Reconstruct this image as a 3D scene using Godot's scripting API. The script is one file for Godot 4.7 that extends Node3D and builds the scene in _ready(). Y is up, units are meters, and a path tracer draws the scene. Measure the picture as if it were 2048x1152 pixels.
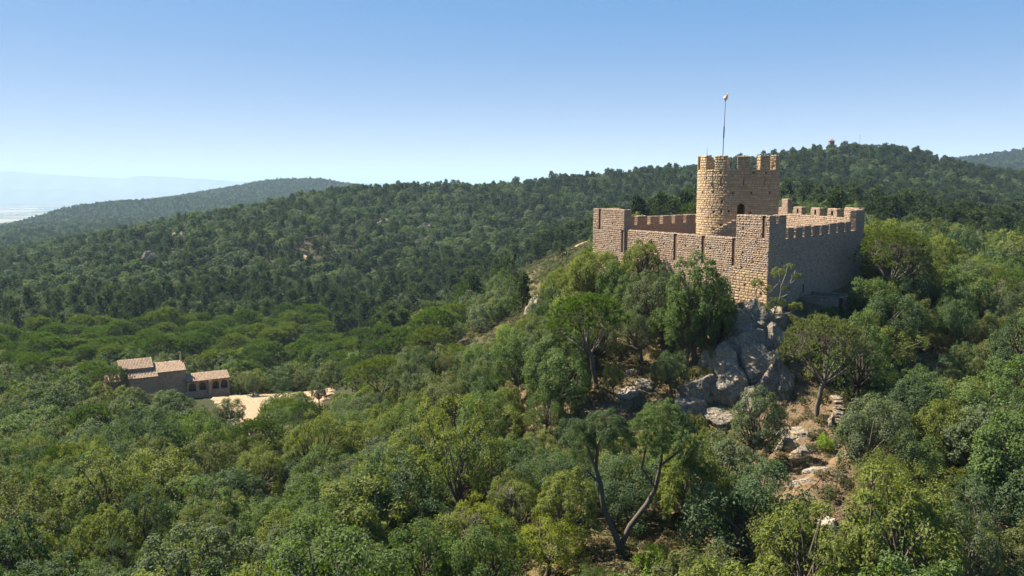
extends Node3D
# A restored hilltop castle above oak and pine woods, a chapel in a clearing, blue hills and a plain beyond.
# The eye is the origin, y is up, metres, looking towards -z.

const FOCAL := 1704.0
const PITCH := 0.11742
const SUN_AZ := Vector2(-0.85, -0.527)   # where the sun stands, in x and z
const SUN_UP := 49.0

var taken := {}
var M := {}
var rng := RandomNumberGenerator.new()

# ------------------------------------------------------------------ small helpers
func nm(base: String) -> String:
	var n: int = taken.get(base, 0)
	taken[base] = n + 1
	return base if n == 0 else "%s_%03d" % [base, n]

func tag(o: Node, label: String, category: String, group := "") -> Node:
	o.set_meta("label", label)
	o.set_meta("category", category)
	if group != "": o.set_meta("group", group)
	return o

func thing(called: String, at_: Vector3, label: String, category: String, group := "", turn := 0.0) -> Node3D:
	var o := Node3D.new()
	o.name = nm(called)
	add_child(o)
	o.position = at_
	o.rotation.y = turn
	tag(o, label, category, group)
	return o

func part(called: String, m: Mesh, mat: Material, parent: Node, stuff := false) -> MeshInstance3D:
	var o := MeshInstance3D.new()
	o.name = called
	o.mesh = m
	o.material_override = mat
	parent.add_child(o, true)
	if stuff: o.set_meta("kind", "stuff")
	return o

func structure(called: String, m: Mesh, mat: Material) -> MeshInstance3D:
	var o := MeshInstance3D.new()
	o.name = nm(called)
	o.mesh = m
	o.material_override = mat
	add_child(o)
	o.set_meta("kind", "structure")
	return o

func at(px: float, py: float, d: float) -> Vector3:   # the point at depth d that the photograph shows at px, py
	var x := (px - 1024.0) / FOCAL
	var y := (576.0 - py) / FOCAL
	var t := d / (y * sin(PITCH) + cos(PITCH))
	return Vector3(x * t, (y * cos(PITCH) - sin(PITCH)) * t, -d)

func lin(r: float, g: float, b: float) -> Color:
	return Color(r, g, b).linear_to_srgb()

# triangles without normals are drawn with flat faces
class Tri:
	var v := PackedVector3Array()
	var c := PackedColorArray()
	var i := PackedInt32Array()
	func quad(a: Vector3, b: Vector3, d: Vector3, e: Vector3, col: Color) -> void:
		var n := v.size()
		v.append(a); v.append(b); v.append(d); v.append(e)
		for k in 4: c.append(col)
		i.append(n); i.append(n + 1); i.append(n + 2); i.append(n); i.append(n + 2); i.append(n + 3)
	func tri(a: Vector3, b: Vector3, d: Vector3, col: Color) -> void:
		var n := v.size()
		v.append(a); v.append(b); v.append(d)
		for k in 3: c.append(col)
		i.append(n); i.append(n + 1); i.append(n + 2)
	func box(t: Transform3D, size: Vector3, col: Color) -> void:
		var h := size / 2.0
		var p := []
		for k in 8: p.append(t * Vector3(h.x if k & 1 else -h.x, h.y if k & 2 else -h.y, h.z if k & 4 else -h.z))
		for f in [[0, 1, 3, 2], [4, 6, 7, 5], [0, 4, 5, 1], [2, 3, 7, 6], [0, 2, 6, 4], [1, 5, 7, 3]]:
			quad(p[f[0]], p[f[1]], p[f[2]], p[f[3]], col)
	func tube(pts: Array, radii: Array, sides: int, col: Color) -> void:
		var first := v.size()
		for k in pts.size():
			var d: Vector3 = (pts[mini(k + 1, pts.size() - 1)] - pts[maxi(k - 1, 0)]).normalized()
			var u := d.cross(Vector3(0.31, 0.2, 0.93)).normalized()
			var w := d.cross(u)
			for s in sides:
				var a := TAU * s / sides
				v.append(pts[k] + (u * cos(a) + w * sin(a)) * float(radii[k]))
				c.append(col)
		for k in pts.size() - 1:
			for s in sides:
				var a := first + k * sides + s
				var b := first + k * sides + (s + 1) % sides
				i.append(a); i.append(b); i.append(b + sides); i.append(a); i.append(b + sides); i.append(a + sides)
	func mesh(smooth := false) -> ArrayMesh:
		var a := []
		a.resize(Mesh.ARRAY_MAX)
		a[Mesh.ARRAY_VERTEX] = v
		a[Mesh.ARRAY_COLOR] = c
		a[Mesh.ARRAY_INDEX] = i
		if smooth:
			var n := PackedVector3Array()
			n.resize(v.size())
			for k in range(0, i.size(), 3):
				var f := (v[i[k + 2]] - v[i[k]]).cross(v[i[k + 1]] - v[i[k]])
				for j in 3: n[i[k + j]] += f
			for k in n.size(): n[k] = n[k].normalized()
			a[Mesh.ARRAY_NORMAL] = n
		var m := ArrayMesh.new()
		m.add_surface_from_arrays(Mesh.PRIMITIVE_TRIANGLES, a)
		return m

func noise_tex(size: int, freq: float, seed_: int, ramp: Array, octaves := 5, kind := FastNoiseLite.TYPE_SIMPLEX_SMOOTH) -> ImageTexture:
	var n := FastNoiseLite.new()
	n.seed = seed_
	n.frequency = freq
	n.noise_type = kind
	n.fractal_octaves = octaves
	var im := n.get_seamless_image(size, size, false, false, 0.15, true)
	im.convert(Image.FORMAT_RGB8)
	if ramp.size():
		var g := Gradient.new()
		g.offsets = PackedFloat32Array(ramp.map(func(r): return r[0]))
		g.colors = PackedColorArray(ramp.map(func(r): return r[1]))
		for y in size:
			for x in size: im.set_pixel(x, y, g.sample(im.get_pixel(x, y).r))
	return ImageTexture.create_from_image(im)

func mat(base: Color, rough := 0.9, vertex := true, tex: Texture2D = null, scale := 1.0, bump: Texture2D = null, depth := 0.0) -> StandardMaterial3D:
	var m := StandardMaterial3D.new()
	m.albedo_color = base
	m.roughness = rough
	m.metallic_specular = 0.25
	m.vertex_color_use_as_albedo = vertex
	if tex:
		m.albedo_texture = tex
	if bump:
		m.heightmap_enabled = true
		m.heightmap_texture = bump
		m.heightmap_scale = depth
	if tex or bump:
		m.uv1_triplanar = true
		m.uv1_world_triplanar = true
		m.uv1_scale = Vector3.ONE * scale
	return m

func leaf_mat(c: Color, pass_ := 0.92) -> StandardMaterial3D:
	var m := mat(c.linear_to_srgb(), 0.62, true)
	m.metallic_specular = 0.3
	m.backlight_enabled = true
	m.backlight = Color(pass_, pass_ * 1.02, pass_ * 0.62)
	return m

# ------------------------------------------------------------------ the ground: a thin-plate surface through surveyed points
var ctrl := PackedVector3Array()      # angle, ln of distance, height
var wts := PackedFloat64Array()
const GN := 380
const GA := 21.0
const GB := 8.0
const GC := Vector2(12, -88)
var grid := PackedFloat32Array()
var fine := FastNoiseLite.new()

func survey() -> void:
	# px, py, depth, metres from what is seen there down to the ground
	var s := [
		# below the eye
		[300, 1400, 25, 4], [1024, 1400, 26, 4], [1750, 1400, 26, 4],
		[60, 1152, 47, 4.5], [450, 1152, 45, 4.5], [900, 1152, 42.5, 4.3], [1400, 1130, 44, 1.5], [1950, 1130, 44, 3], [1240, 1112, 46, 0.2],
		[1655, 1062, 50, 0.2], [1900, 1000, 50, 4], [1640, 945, 57, 0.2], [1600, 985, 54, 0.3], [2040, 900, 55, 4],
		[100, 1020, 62, 5], [450, 980, 68, 4.8], [800, 980, 60, 4.5], [1050, 960, 58, 3.6], [1450, 960, 57, 2.0], [2040, 780, 64, 4.5],
		[60, 900, 95, 5], [350, 890, 98, 5], [700, 880, 84, 5], [950, 850, 76, 4.8], [1150, 860, 68, 3.5], [1320, 880, 66, 1.5],
		[1270, 775, 76, 0.0], [1195, 786, 75, 0.0], [1300, 835, 72.5, 0.0], [1380, 848, 71, 0.3], [1480, 848, 70, 0.3], [1570, 846, 69, 0.0], [1635, 840, 67, 0.0],
		[1690, 880, 64, 0.0], [1672, 800, 70, 0.0], [1660, 765, 75, 0.0], [1780, 800, 67, 3.0], [1850, 700, 78, 4.5], [2040, 620, 84, 4.5],
		# castle rock
		[1540, 624, 80, 0.0], [1475, 628, 79, 0.0], [1400, 640, 84, 0.0], [1310, 622, 91, 0.0], [1220, 590, 102, 0.0], [1560, 640, 78, 0.0], [1330, 720, 80, 0], [1450, 690, 77, 0.4],
		[1600, 632, 82, 0.0], [1690, 640, 82, 0.4], [1740, 590, 94, 1.5], [1476, 520, 104, 0.0], [1600, 525, 100, 0.0], [1700, 530, 106, 0.5],
		[1400, 500, 118, 0.0], [1540, 505, 135, 2.0], [1790, 500, 118, 5], [2040, 545, 120, 5],
		[1130, 560, 112, 4.5], [1075, 615, 120, 0.0], [1000, 700, 102, 4.8], [900, 690, 130, 7], [760, 740, 118, 7], [1060, 640, 100, 3],
		# chapel clearing
		[60, 800, 140, 5], [250, 805, 172, 0], [400, 800, 172, 0], [480, 830, 158, 0], [560, 800, 168, 0], [640, 790, 172, 0], [600, 860, 135, 4.5], [350, 860, 130, 5],
		[60, 720, 205, 5], [350, 715, 205, 5], [600, 745, 200, 5.5], [780, 690, 190, 6],
		[60, 660, 260, 6], [300, 650, 270, 6], [560, 655, 265, 6], [850, 640, 230, 7], [1040, 662, 150, 0],
		# valley and track
		[0, 606, 340, 6], [200, 603, 345, 5], [420, 606, 335, 3], [640, 604, 345, 4], [880, 599, 350, 2], [1030, 604, 260, 1],
		[1060, 560, 215, 1], [1110, 530, 245, 1], [1160, 483, 330, 0.5], [1000, 500, 420, 8], [1100, 540, 218, 0.8],
		[1850, 470, 230, 3], [2040, 490, 230, 3], [1915, 474, 260, 0.5],
		# near hill
		[0, 550, 520, 7], [250, 555, 420, 7], [360, 490, 500, 6], [250, 520, 470, 6], [550, 540, 430, 7], [560, 470, 520, 5], [720, 540, 430, 7], [720, 450, 580, 4], [900, 500, 460, 8], [900, 430, 620, 7],
		[420, 440, 640, 6], [560, 405, 720, 6], [700, 378, 770, 7], [900, 374, 820, 8], [1100, 370, 860, 8], [1250, 352, 840, 9], [1400, 332, 800, 9], [1600, 303, 720, 9], [1760, 294, 700, 9], [1850, 304, 715, 9], [1850, 325, 620, 9], [1950, 350, 650, 9], [2040, 362, 650, 9], [1950, 375, 560, 9], [2200, 370, 650, 9], [1900, 318, 722, 9], [1950, 337, 730, 9], [2000, 345, 745, 9], [2048, 348, 760, 9], [2200, 352, 780, 9], [1900, 420, 1000, 0], [2040, 420, 1050, 0], [2200, 420, 1100, 0],
		[1250, 430, 560, 9], [1400, 400, 520, 9], [1700, 370, 480, 9], [1850, 400, 440, 9], [2040, 420, 440, 9], [1600, 420, 400, 8],
		# behind the near hill
		[420, 470, 1050, 6], [700, 440, 1250, 6], [1100, 420, 1500, 6], [1600, 400, 1300, 6], [1900, 390, 1250, 6],
		# blue hill and far right hill
		[0, 500, 820, 8], [150, 470, 1100, 8], [0, 454, 1500, 8], [170, 408, 2050, 8], [400, 389, 2450, 8], [500, 372, 2550, 8], [600, 357, 2650, 8], [680, 372, 2600, 8], [300, 425, 1900, 8], [500, 410, 2000, 8],
		[-150, 475, 1500, 8], [0, 462, 2500, 0], [100, 440, 2900, 0], [250, 420, 3300, 0], [450, 412, 3500, 0], [600, 405, 3600, 0], [700, 405, 3300, 0], [260, 404, 2250, 8], [330, 396, 2400, 8], [450, 381, 2500, 8], [550, 359, 2620, 8], [640, 358, 2640, 8], [700, 385, 2500, 8], [0, 456, 2000, 8], [60, 440, 1900, 8], [110, 425, 1950, 8],
		[1940, 345, 1650, 8], [2000, 318, 1750, 8], [2060, 297, 1850, 8], [1500, 390, 2400, 8],
		# down to the plain
		[0, 455, 4900, 0], [300, 455, 5000, 0], [700, 455, 5000, 0], [1300, 450, 5200, 0], [2040, 440, 5500, 0],
		[0, 401, 15000, 0], [700, 401, 15000, 0], [1400, 401, 15000, 0], [2040, 401, 15000, 0],
	]
	for a in s:
		var p := at(a[0], a[1], a[2])
		ctrl.append(Vector3(atan2(p.x, -p.z), log(Vector2(p.x, p.z).length()), p.y - a[3]))
	for th in [-0.6, 0.0, 0.6]: ctrl.append(Vector3(th, log(3.0), -2.2))
	for th in [-0.6, 0.0, 0.6]: ctrl.append(Vector3(th, log(9.0), -6.5))
	var n := ctrl.size()
	var w := n + 3
	var A := []
	for r in w:
		var row := PackedFloat64Array()
		row.resize(w + 1)
		A.append(row)
	for r in n:
		for c in n: A[r][c] = kern(ctrl[r].x - ctrl[c].x, ctrl[r].y - ctrl[c].y)
		A[r][r] += 0.00001
		A[r][n] = 1.0; A[r][n + 1] = ctrl[r].x; A[r][n + 2] = ctrl[r].y
		A[n][r] = 1.0; A[n + 1][r] = ctrl[r].x; A[n + 2][r] = ctrl[r].y
		A[r][w] = ctrl[r].z
	for k in w:
		var best := k
		for r in range(k + 1, w):
			if absf(A[r][k]) > absf(A[best][k]): best = r
		var sw = A[k]; A[k] = A[best]; A[best] = sw
		var rk: PackedFloat64Array = A[k]
		for r in range(k + 1, w):
			var row: PackedFloat64Array = A[r]
			var m := row[k] / rk[k]
			if m != 0.0:
				for c in range(k, w + 1): row[c] -= m * rk[c]
				A[r] = row
	wts.resize(w)
	for k in range(w - 1, -1, -1):
		var sum: float = A[k][w]
		for c in range(k + 1, w): sum -= A[k][c] * wts[c]
		wts[k] = sum / A[k][k]

func kern(dx: float, dy: float) -> float:
	var q := dx * dx + dy * dy
	return q * log(q) if q > 1e-12 else 0.0

func plate(th: float, l: float) -> float:
	var n := ctrl.size()
	var h := wts[n] + wts[n + 1] * th + wts[n + 2] * l
	for k in n:
		var c := ctrl[k]
		var dx := th - c.x
		var dy := l - c.y
		var q := dx * dx + dy * dy
		if q > 1e-12: h += wts[k] * q * log(q)
	return h

func survey_height(x: float, z: float) -> float:
	var th := atan2(x, -z)
	var r := Vector2(x, z).length()
	var l := clampf(log(maxf(r, 0.1)), log(3.0), log(15500.0))
	var h: float
	if absf(th) <= 0.66: h = plate(th, l)
	else:
		var a := plate(0.66, l)
		var b := plate(-0.66, l)
		var mid := (a + b) / 2.0
		h = lerpf(a if th > 0 else b, mid, smoothstep(0.66, 2.6, absf(th)))
	h += fine.get_noise_2d(x * 0.35, z * 0.35) * clampf(r / 130.0, 0.3, 4.0) * (1.0 if r < 4000 else 0.2)
	return clampf(h, -250.0, 150.0)

func grid_xz(k: int, c: float) -> float:
	return c + GA * sinh(GB * (2.0 * k / (GN - 1.0) - 1.0))

func build_ground() -> void:
	fine.seed = 5
	fine.frequency = 0.02
	fine.fractal_octaves = 4
	survey()
	grid.resize(GN * GN)
	var xs := PackedFloat32Array()
	var zs := PackedFloat32Array()
	for k in GN:
		xs.append(grid_xz(k, GC.x))
		zs.append(grid_xz(k, GC.y))
	for j in GN:
		for i in GN:
			var th := absf(atan2(xs[i], -zs[j]))
			var r := Vector2(xs[i], zs[j]).length()
			if th > 0.8 and r > 60.0 and (i % 6 != 0 or j % 6 != 0):
				grid[j * GN + i] = NAN      # behind the eye: filled in between, below
			else:
				grid[j * GN + i] = survey_height(xs[i], zs[j])
	for j in GN:
		for i in GN:
			if is_nan(grid[j * GN + i]):
				var i0 := i - i % 6
				var j0 := j - j % 6
				var i1 := mini(i0 + 6, GN - 1 - (GN - 1) % 6)
				var j1 := mini(j0 + 6, GN - 1 - (GN - 1) % 6)
				var a := grid[j0 * GN + i0]; var b := grid[j0 * GN + i1]; var c := grid[j1 * GN + i0]; var d := grid[j1 * GN + i1]
				var fx := clampf((i - i0) / 6.0, 0, 1); var fz := clampf((j - j0) / 6.0, 0, 1)
				grid[j * GN + i] = lerpf(lerpf(a, b, fx), lerpf(c, d, fx), fz)
	var t := Tri.new()
	var soil := Color(0.155, 0.115, 0.073)
	var litter := Color(0.07, 0.058, 0.034)
	var dry := Color(0.145, 0.115, 0.055)
	var green := Color(0.045, 0.056, 0.024)
	var patch := FastNoiseLite.new()
	patch.seed = 11
	patch.frequency = 0.03
	var fields := FastNoiseLite.new()
	fields.seed = 3
	fields.noise_type = FastNoiseLite.TYPE_CELLULAR
	fields.cellular_return_type = FastNoiseLite.RETURN_CELL_VALUE
	fields.frequency = 0.0016
	for j in GN:
		for i in GN:
			var x := xs[i]
			var z := zs[j]
			var r := Vector2(x, z).length()
			t.v.append(Vector3(x, grid[j * GN + i], z))
			var q := patch.get_noise_2d(x, z) * 0.5 + 0.5
			var hill := 1.0 - smoothstep(38.0, 75.0, Vector2(x - 22.0, z + 78.0).length() + patch.get_noise_2d(x * 2.0, z * 2.0) * 22.0)   # bare orange earth of the castle hill
			var scrub := 1.0 - smoothstep(30.0, 70.0, Vector2((x - 14.0) * 1.6, (z + 235.0) * 0.6).length())
			var col := litter.lerp(green, smoothstep(0.35, 0.65, q))
			col = col.lerp(soil.lerp(dry, smoothstep(0.4, 0.6, q)), hill)
			col = col.lerp(dry, scrub * 0.7)
			if r > 4300.0: col = Color(0.13, 0.12, 0.075).lerp(Color(0.07, 0.085, 0.045), smoothstep(-0.2, 0.2, fields.get_noise_2d(x, z)))   # farmland of the plain
			t.c.append(col)
	for j in GN - 1:
		for i in GN - 1:
			var a := j * GN + i
			t.i.append(a); t.i.append(a + 1); t.i.append(a + GN + 1)
			t.i.append(a); t.i.append(a + GN + 1); t.i.append(a + GN)
	structure("ground", t.mesh(true), M.ground)

func height(x: float, z: float) -> float:
	var fi := (asinh((x - GC.x) / GA) / GB + 1.0) * (GN - 1.0) / 2.0
	var fj := (asinh((z - GC.y) / GA) / GB + 1.0) * (GN - 1.0) / 2.0
	var i := clampi(int(fi), 0, GN - 2)
	var j := clampi(int(fj), 0, GN - 2)
	var x0 := grid_xz(i, GC.x); var x1 := grid_xz(i + 1, GC.x)
	var z0 := grid_xz(j, GC.y); var z1 := grid_xz(j + 1, GC.y)
	var u := (x - x0) / (x1 - x0); var v := (z - z0) / (z1 - z0)
	var a := grid[j * GN + i]; var b := grid[j * GN + i + 1]; var c := grid[(j + 1) * GN + i]; var d := grid[(j + 1) * GN + i + 1]
	if u >= v: return a + (b - a) * u + (d - b) * v
	return a + (c - a) * v + (d - c) * u

func ground_at(px: float, py: float, d: float) -> Vector3:   # where the sight line meets the ground, near depth d
	var k := 0.8
	while k < 1.3:
		var q := at(px, py, d * k)
		if q.y <= height(q.x, q.z): break
		k += 0.01
	if k >= 1.3 or k <= 0.8: k = 1.0
	var p := at(px, py, d * k)
	p.y = height(p.x, p.z)
	return p

# a sheet draped over the ground along a line or round a point
func drape(points: Array, half: float, lift: float, col: Color, wob := 0.15) -> ArrayMesh:
	var t := Tri.new()
	var line := Curve3D.new()
	for p in points: line.add_point(Vector3(p.x, 0, p.z))
	var long := line.get_baked_length()
	var n := int(maxf(long / maxf(half * 0.5, 0.6), 3))
	var across := 5
	for k in n + 1:
		var p := line.sample_baked(long * k / n)
		var q := line.sample_baked(minf(long * k / n + 0.3, long)) - line.sample_baked(maxf(long * k / n - 0.3, 0.0))
		var side := Vector3(-q.z, 0, q.x).normalized()
		for s in across + 1:
			var e := (2.0 * s / across - 1.0)
			var w := half * (1.0 + wob * fine.get_noise_2d(k * 17.0, e * 40.0) * 2.0)
			var o := p + side * e * w
			t.v.append(Vector3(o.x, height(o.x, o.z) + lift - absf(e) * absf(e) * lift * 0.7, o.z))
			t.c.append(col)
	for k in n:
		for s in across:
			var a := k * (across + 1) + s
			t.i.append(a); t.i.append(a + 1); t.i.append(a + across + 2)
			t.i.append(a); t.i.append(a + across + 2); t.i.append(a + across + 1)
	return t.mesh(true)

# ------------------------------------------------------------------ masonry: mortar behind, every stone proud of it
class Work:
	var m := Tri.new()
	var s := Tri.new()
	var pieces := []        # [transform, tone] of stones that become parts of their own
	var keep = null  # (centre, a, b) -> true if the stone is to be such a part

func stone_tone(cols: Array) -> Color:
	var c: Color = cols[rng.randi() % cols.size()]
	var k := rng.randf_range(0.85, 1.22)
	return Color(c.r * k, c.g * k * rng.randf_range(0.97, 1.03), c.b * k * rng.randf_range(0.93, 1.07))

func face(w: Work, P: Callable, a0: float, a1: float, b0: float, b1: float, holes: Array, st: Dictionary) -> void:
	var la := [a0, a1]
	var lb := [b0, b1]
	for h in holes:
		for k in [0, 1]:
			if h[k] > a0 + 0.001 and h[k] < a1 - 0.001: la.append(h[k])
			if h[k + 2] > b0 + 0.001 and h[k + 2] < b1 - 0.001: lb.append(h[k + 2])
	var bend: float = st.get("bend", 0.0)
	if bend > 0.0:
		var a := a0 + bend
		while a < a1 - 0.01:
			la.append(a)
			a += bend
	la.sort()
	lb.sort()
	for x in la.size() - 1:
		for y in lb.size() - 1:
			if la[x + 1] - la[x] < 0.0005 or lb[y + 1] - lb[y] < 0.0005: continue
			var ca: float = (la[x] + la[x + 1]) / 2.0
			var cb: float = (lb[y] + lb[y + 1]) / 2.0
			var inside := false
			for h in holes:
				if ca > h[0] and ca < h[1] and cb > h[2] and cb < h[3]: inside = true
			if not inside: w.m.quad(P.call(la[x], lb[y], 0.0), P.call(la[x + 1], lb[y], 0.0), P.call(la[x + 1], lb[y + 1], 0.0), P.call(la[x], lb[y + 1], 0.0), st.mortar)
	for h in holes:
		var d: float = h[4]
		if d <= 0.0: continue      # an opening right through
		var q := [[h[0], h[2]], [h[1], h[2]], [h[1], h[3]], [h[0], h[3]]]
		for k in 4:
			var e = q[k]
			var g = q[(k + 1) % 4]
			if k == 2 and absf(h[3] - b1) < 0.002: continue      # a slot that is open at the top
			w.m.quad(P.call(e[0], e[1], 0.0), P.call(g[0], g[1], 0.0), P.call(g[0], g[1], -d), P.call(e[0], e[1], -d), st.recess)
		w.m.quad(P.call(h[0], h[2], -d), P.call(h[1], h[2], -d), P.call(h[1], h[3], -d), P.call(h[0], h[3], -d), st.recess)
	var b := b0
	while b < b1 - 0.02:
		var ch: float = minf(st.h * rng.randf_range(0.72, 1.3), b1 - b)
		if b1 - b - ch < st.h * 0.4: ch = b1 - b
		var a := a0
		while a < a1 - 0.02:
			var sw: float = minf(st.w * rng.randf_range(0.55, 1.5), a1 - a)
			if a1 - a - sw < st.w * 0.35: sw = a1 - a
			var s := [a, a + sw, b, b + ch]
			a += sw
			var gone := false
			for h in holes:
				if s[0] < h[1] and s[1] > h[0] and s[2] < h[3] and s[3] > h[2]:
					if (s[0] + s[1]) / 2 > h[0] and (s[0] + s[1]) / 2 < h[1] and (s[2] + s[3]) / 2 > h[2] and (s[2] + s[3]) / 2 < h[3]: gone = true
					elif h[0] - s[0] > s[1] - h[1] and h[0] - s[0] > 0.03: s[1] = h[0]
					elif s[1] - h[1] > 0.03: s[0] = h[1]
					else: gone = true
			if gone or s[1] - s[0] < 0.05 or rng.randf() < st.get("lost", 0.0): continue
			lay(w, P, s, st)
		b += ch

func lay(w: Work, P: Callable, s: Array, st: Dictionary) -> void:
	var sa: float = s[1] - s[0]
	var sb: float = s[3] - s[2]
	var j: float = st.rough * minf(sa, sb)
	var pr: float = st.proud * rng.randf_range(0.55, 1.3)
	var ca: float = (s[0] + s[1]) / 2.0
	var cb: float = (s[2] + s[3]) / 2.0
	var mid: Vector3 = P.call(ca, cb, 0.0)
	var tone := stone_tone(st.cols)
	if w.keep != null and w.pieces.size() < 300 and w.keep.call(mid, ca, cb):
		var ea: Vector3 = (P.call(ca + 0.01, cb, 0.0) - P.call(ca - 0.01, cb, 0.0)).normalized()
		var eb: Vector3 = (P.call(ca, cb + 0.01, 0.0) - P.call(ca, cb - 0.01, 0.0)).normalized()
		var en: Vector3 = (P.call(ca, cb, 0.01) - mid).normalized()
		w.pieces.append([Transform3D(Basis(ea * (sa - 0.02), eb * (sb - 0.02), en * pr * 1.3), mid), tone])
		return
	var bev := minf(0.05, 0.2 * minf(sa, sb))
	var lo := []
	var hi := []
	for k in 4:
		var qa: float = s[0] if k == 0 or k == 3 else s[1]
		var qb: float = s[2] if k < 2 else s[3]
		var ia := signf(ca - qa)
		var ib := signf(cb - qb)
		qa += ia * (0.008 + rng.randf() * j)
		qb += ib * (0.008 + rng.randf() * j)
		lo.append(P.call(qa, qb, -0.01))
		hi.append(P.call(qa + ia * bev, qb + ib * bev, pr * rng.randf_range(0.8, 1.1)))
	var top: Vector3 = P.call(ca + rng.randf_range(-0.15, 0.15) * sa, cb + rng.randf_range(-0.1, 0.15) * sb, pr * rng.randf_range(1.0, 1.2))
	for k in 4:
		w.s.quad(lo[k], lo[(k + 1) % 4], hi[(k + 1) % 4], hi[k], tone)
		w.s.tri(hi[k], hi[(k + 1) % 4], top, tone)

# a block of masonry in u (along), v (up), w (out); faces: o outer, i inner, l and r ends, t top
func block(w: Work, P3: Callable, u: Array, v: Array, d: Array, faces: String, st: Dictionary, holes := [], trim := 0.0) -> void:
	var thick: float = d[1] - d[0]
	if "o" in faces: face(w, func(a, b, h): return P3.call(a, b, d[1] + h), u[0], u[1], v[0], v[1], holes, st)
	if "i" in faces: face(w, func(a, b, h): return P3.call(a, b, d[0] - h), u[0] + trim, u[1], v[0], v[1], [], st)
	var flat := st.duplicate()
	flat.bend = 0.0
	if "l" in faces: face(w, func(a, b, h): return P3.call(u[0] - h, b, d[0] + a), 0.0, thick, v[0], v[1], [], flat)
	if "r" in faces: face(w, func(a, b, h): return P3.call(u[1] + h, b, d[0] + a), 0.0, thick, v[0], v[1], [], flat)
	if "t" in faces:
		var cap := st.duplicate()
		cap.h = thick / 2.05
		face(w, func(a, b, h): return P3.call(a, v[1] + h, d[0] + b), u[0] + trim * 0.32, u[1], 0.0, thick, [], cap)

func finish(w: Work, parent: Node3D, at_: Vector3) -> void:
	for t in [w.m, w.s]:
		for k in t.v.size(): t.v[k] -= at_
	part("mortar_core", w.m.mesh(), M.mortar, parent)
	if w.s.v.size(): part("masonry", w.s.mesh(), M.stone, parent, true)
	for p in w.pieces:
		var o := MeshInstance3D.new()
		o.name = "stone"
		o.mesh = M.block_shapes[rng.randi() % M.block_shapes.size()]
		var t: Transform3D = p[0]
		t.origin -= at_
		o.transform = t
		var best = M.block_tones[0]
		for m in M.block_tones:
			if absf(m[0] - p[1].r) < absf(best[0] - p[1].r): best = m
		o.material_override = best[1]
		parent.add_child(o, true)

func stone_shapes() -> void:
	M.block_shapes = []
	for k in 6:
		var t := Tri.new()
		var lo := []
		var hi := []
		for q in [[-1, -1], [1, -1], [1, 1], [-1, 1]]:
			lo.append(Vector3(q[0] * rng.randf_range(0.47, 0.5), q[1] * rng.randf_range(0.46, 0.5), -0.1))
			hi.append(Vector3(q[0] * rng.randf_range(0.36, 0.43), q[1] * rng.randf_range(0.3, 0.4), rng.randf_range(0.6, 0.9)))
		var top := Vector3(rng.randf_range(-0.15, 0.15), rng.randf_range(-0.1, 0.1), rng.randf_range(0.85, 1.15))
		for n in 4:
			t.quad(lo[n], lo[(n + 1) % 4], hi[(n + 1) % 4], hi[n], Color.WHITE)
			t.tri(hi[n], hi[(n + 1) % 4], top, Color.WHITE)
		M.block_shapes.append(t.mesh())
	M.block_tones = []
	for k in 6:
		var r := lerpf(0.36, 0.5, k / 5.0)
		M.block_tones.append([r, mat(lin(r, r * 0.74, r * rng.randf_range(0.43, 0.49)), 0.92, false, M.tex_grain, 1.4, M.tex_bump, 2.0)])

# ------------------------------------------------------------------ the castle
const C0 := Vector3(24.15, 0, -80)
const CL := Vector3(10.29, 0, -106)
const CB := Vector3(39.2, 0, -130)
const CR := Vector3(42.5, 0, -103)
const KEEP := Vector3(27.35, 0, -104)
const KEEP_R := 4.78

func flat_map(o: Vector3, to: Vector3) -> Callable:   # u from o towards to, w out to the right of that way when seen from above... turned so that it leaves the castle
	var d := (to - o).normalized()
	var n := Vector3(-d.z, 0, d.x)
	var mid := Vector3(29, 0, -104)
	if n.dot(o - mid) < 0: n = -n
	return func(u, v, w): return Vector3(o.x, 0, o.z) + d * u + Vector3(0, v, 0) + n * w

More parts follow.
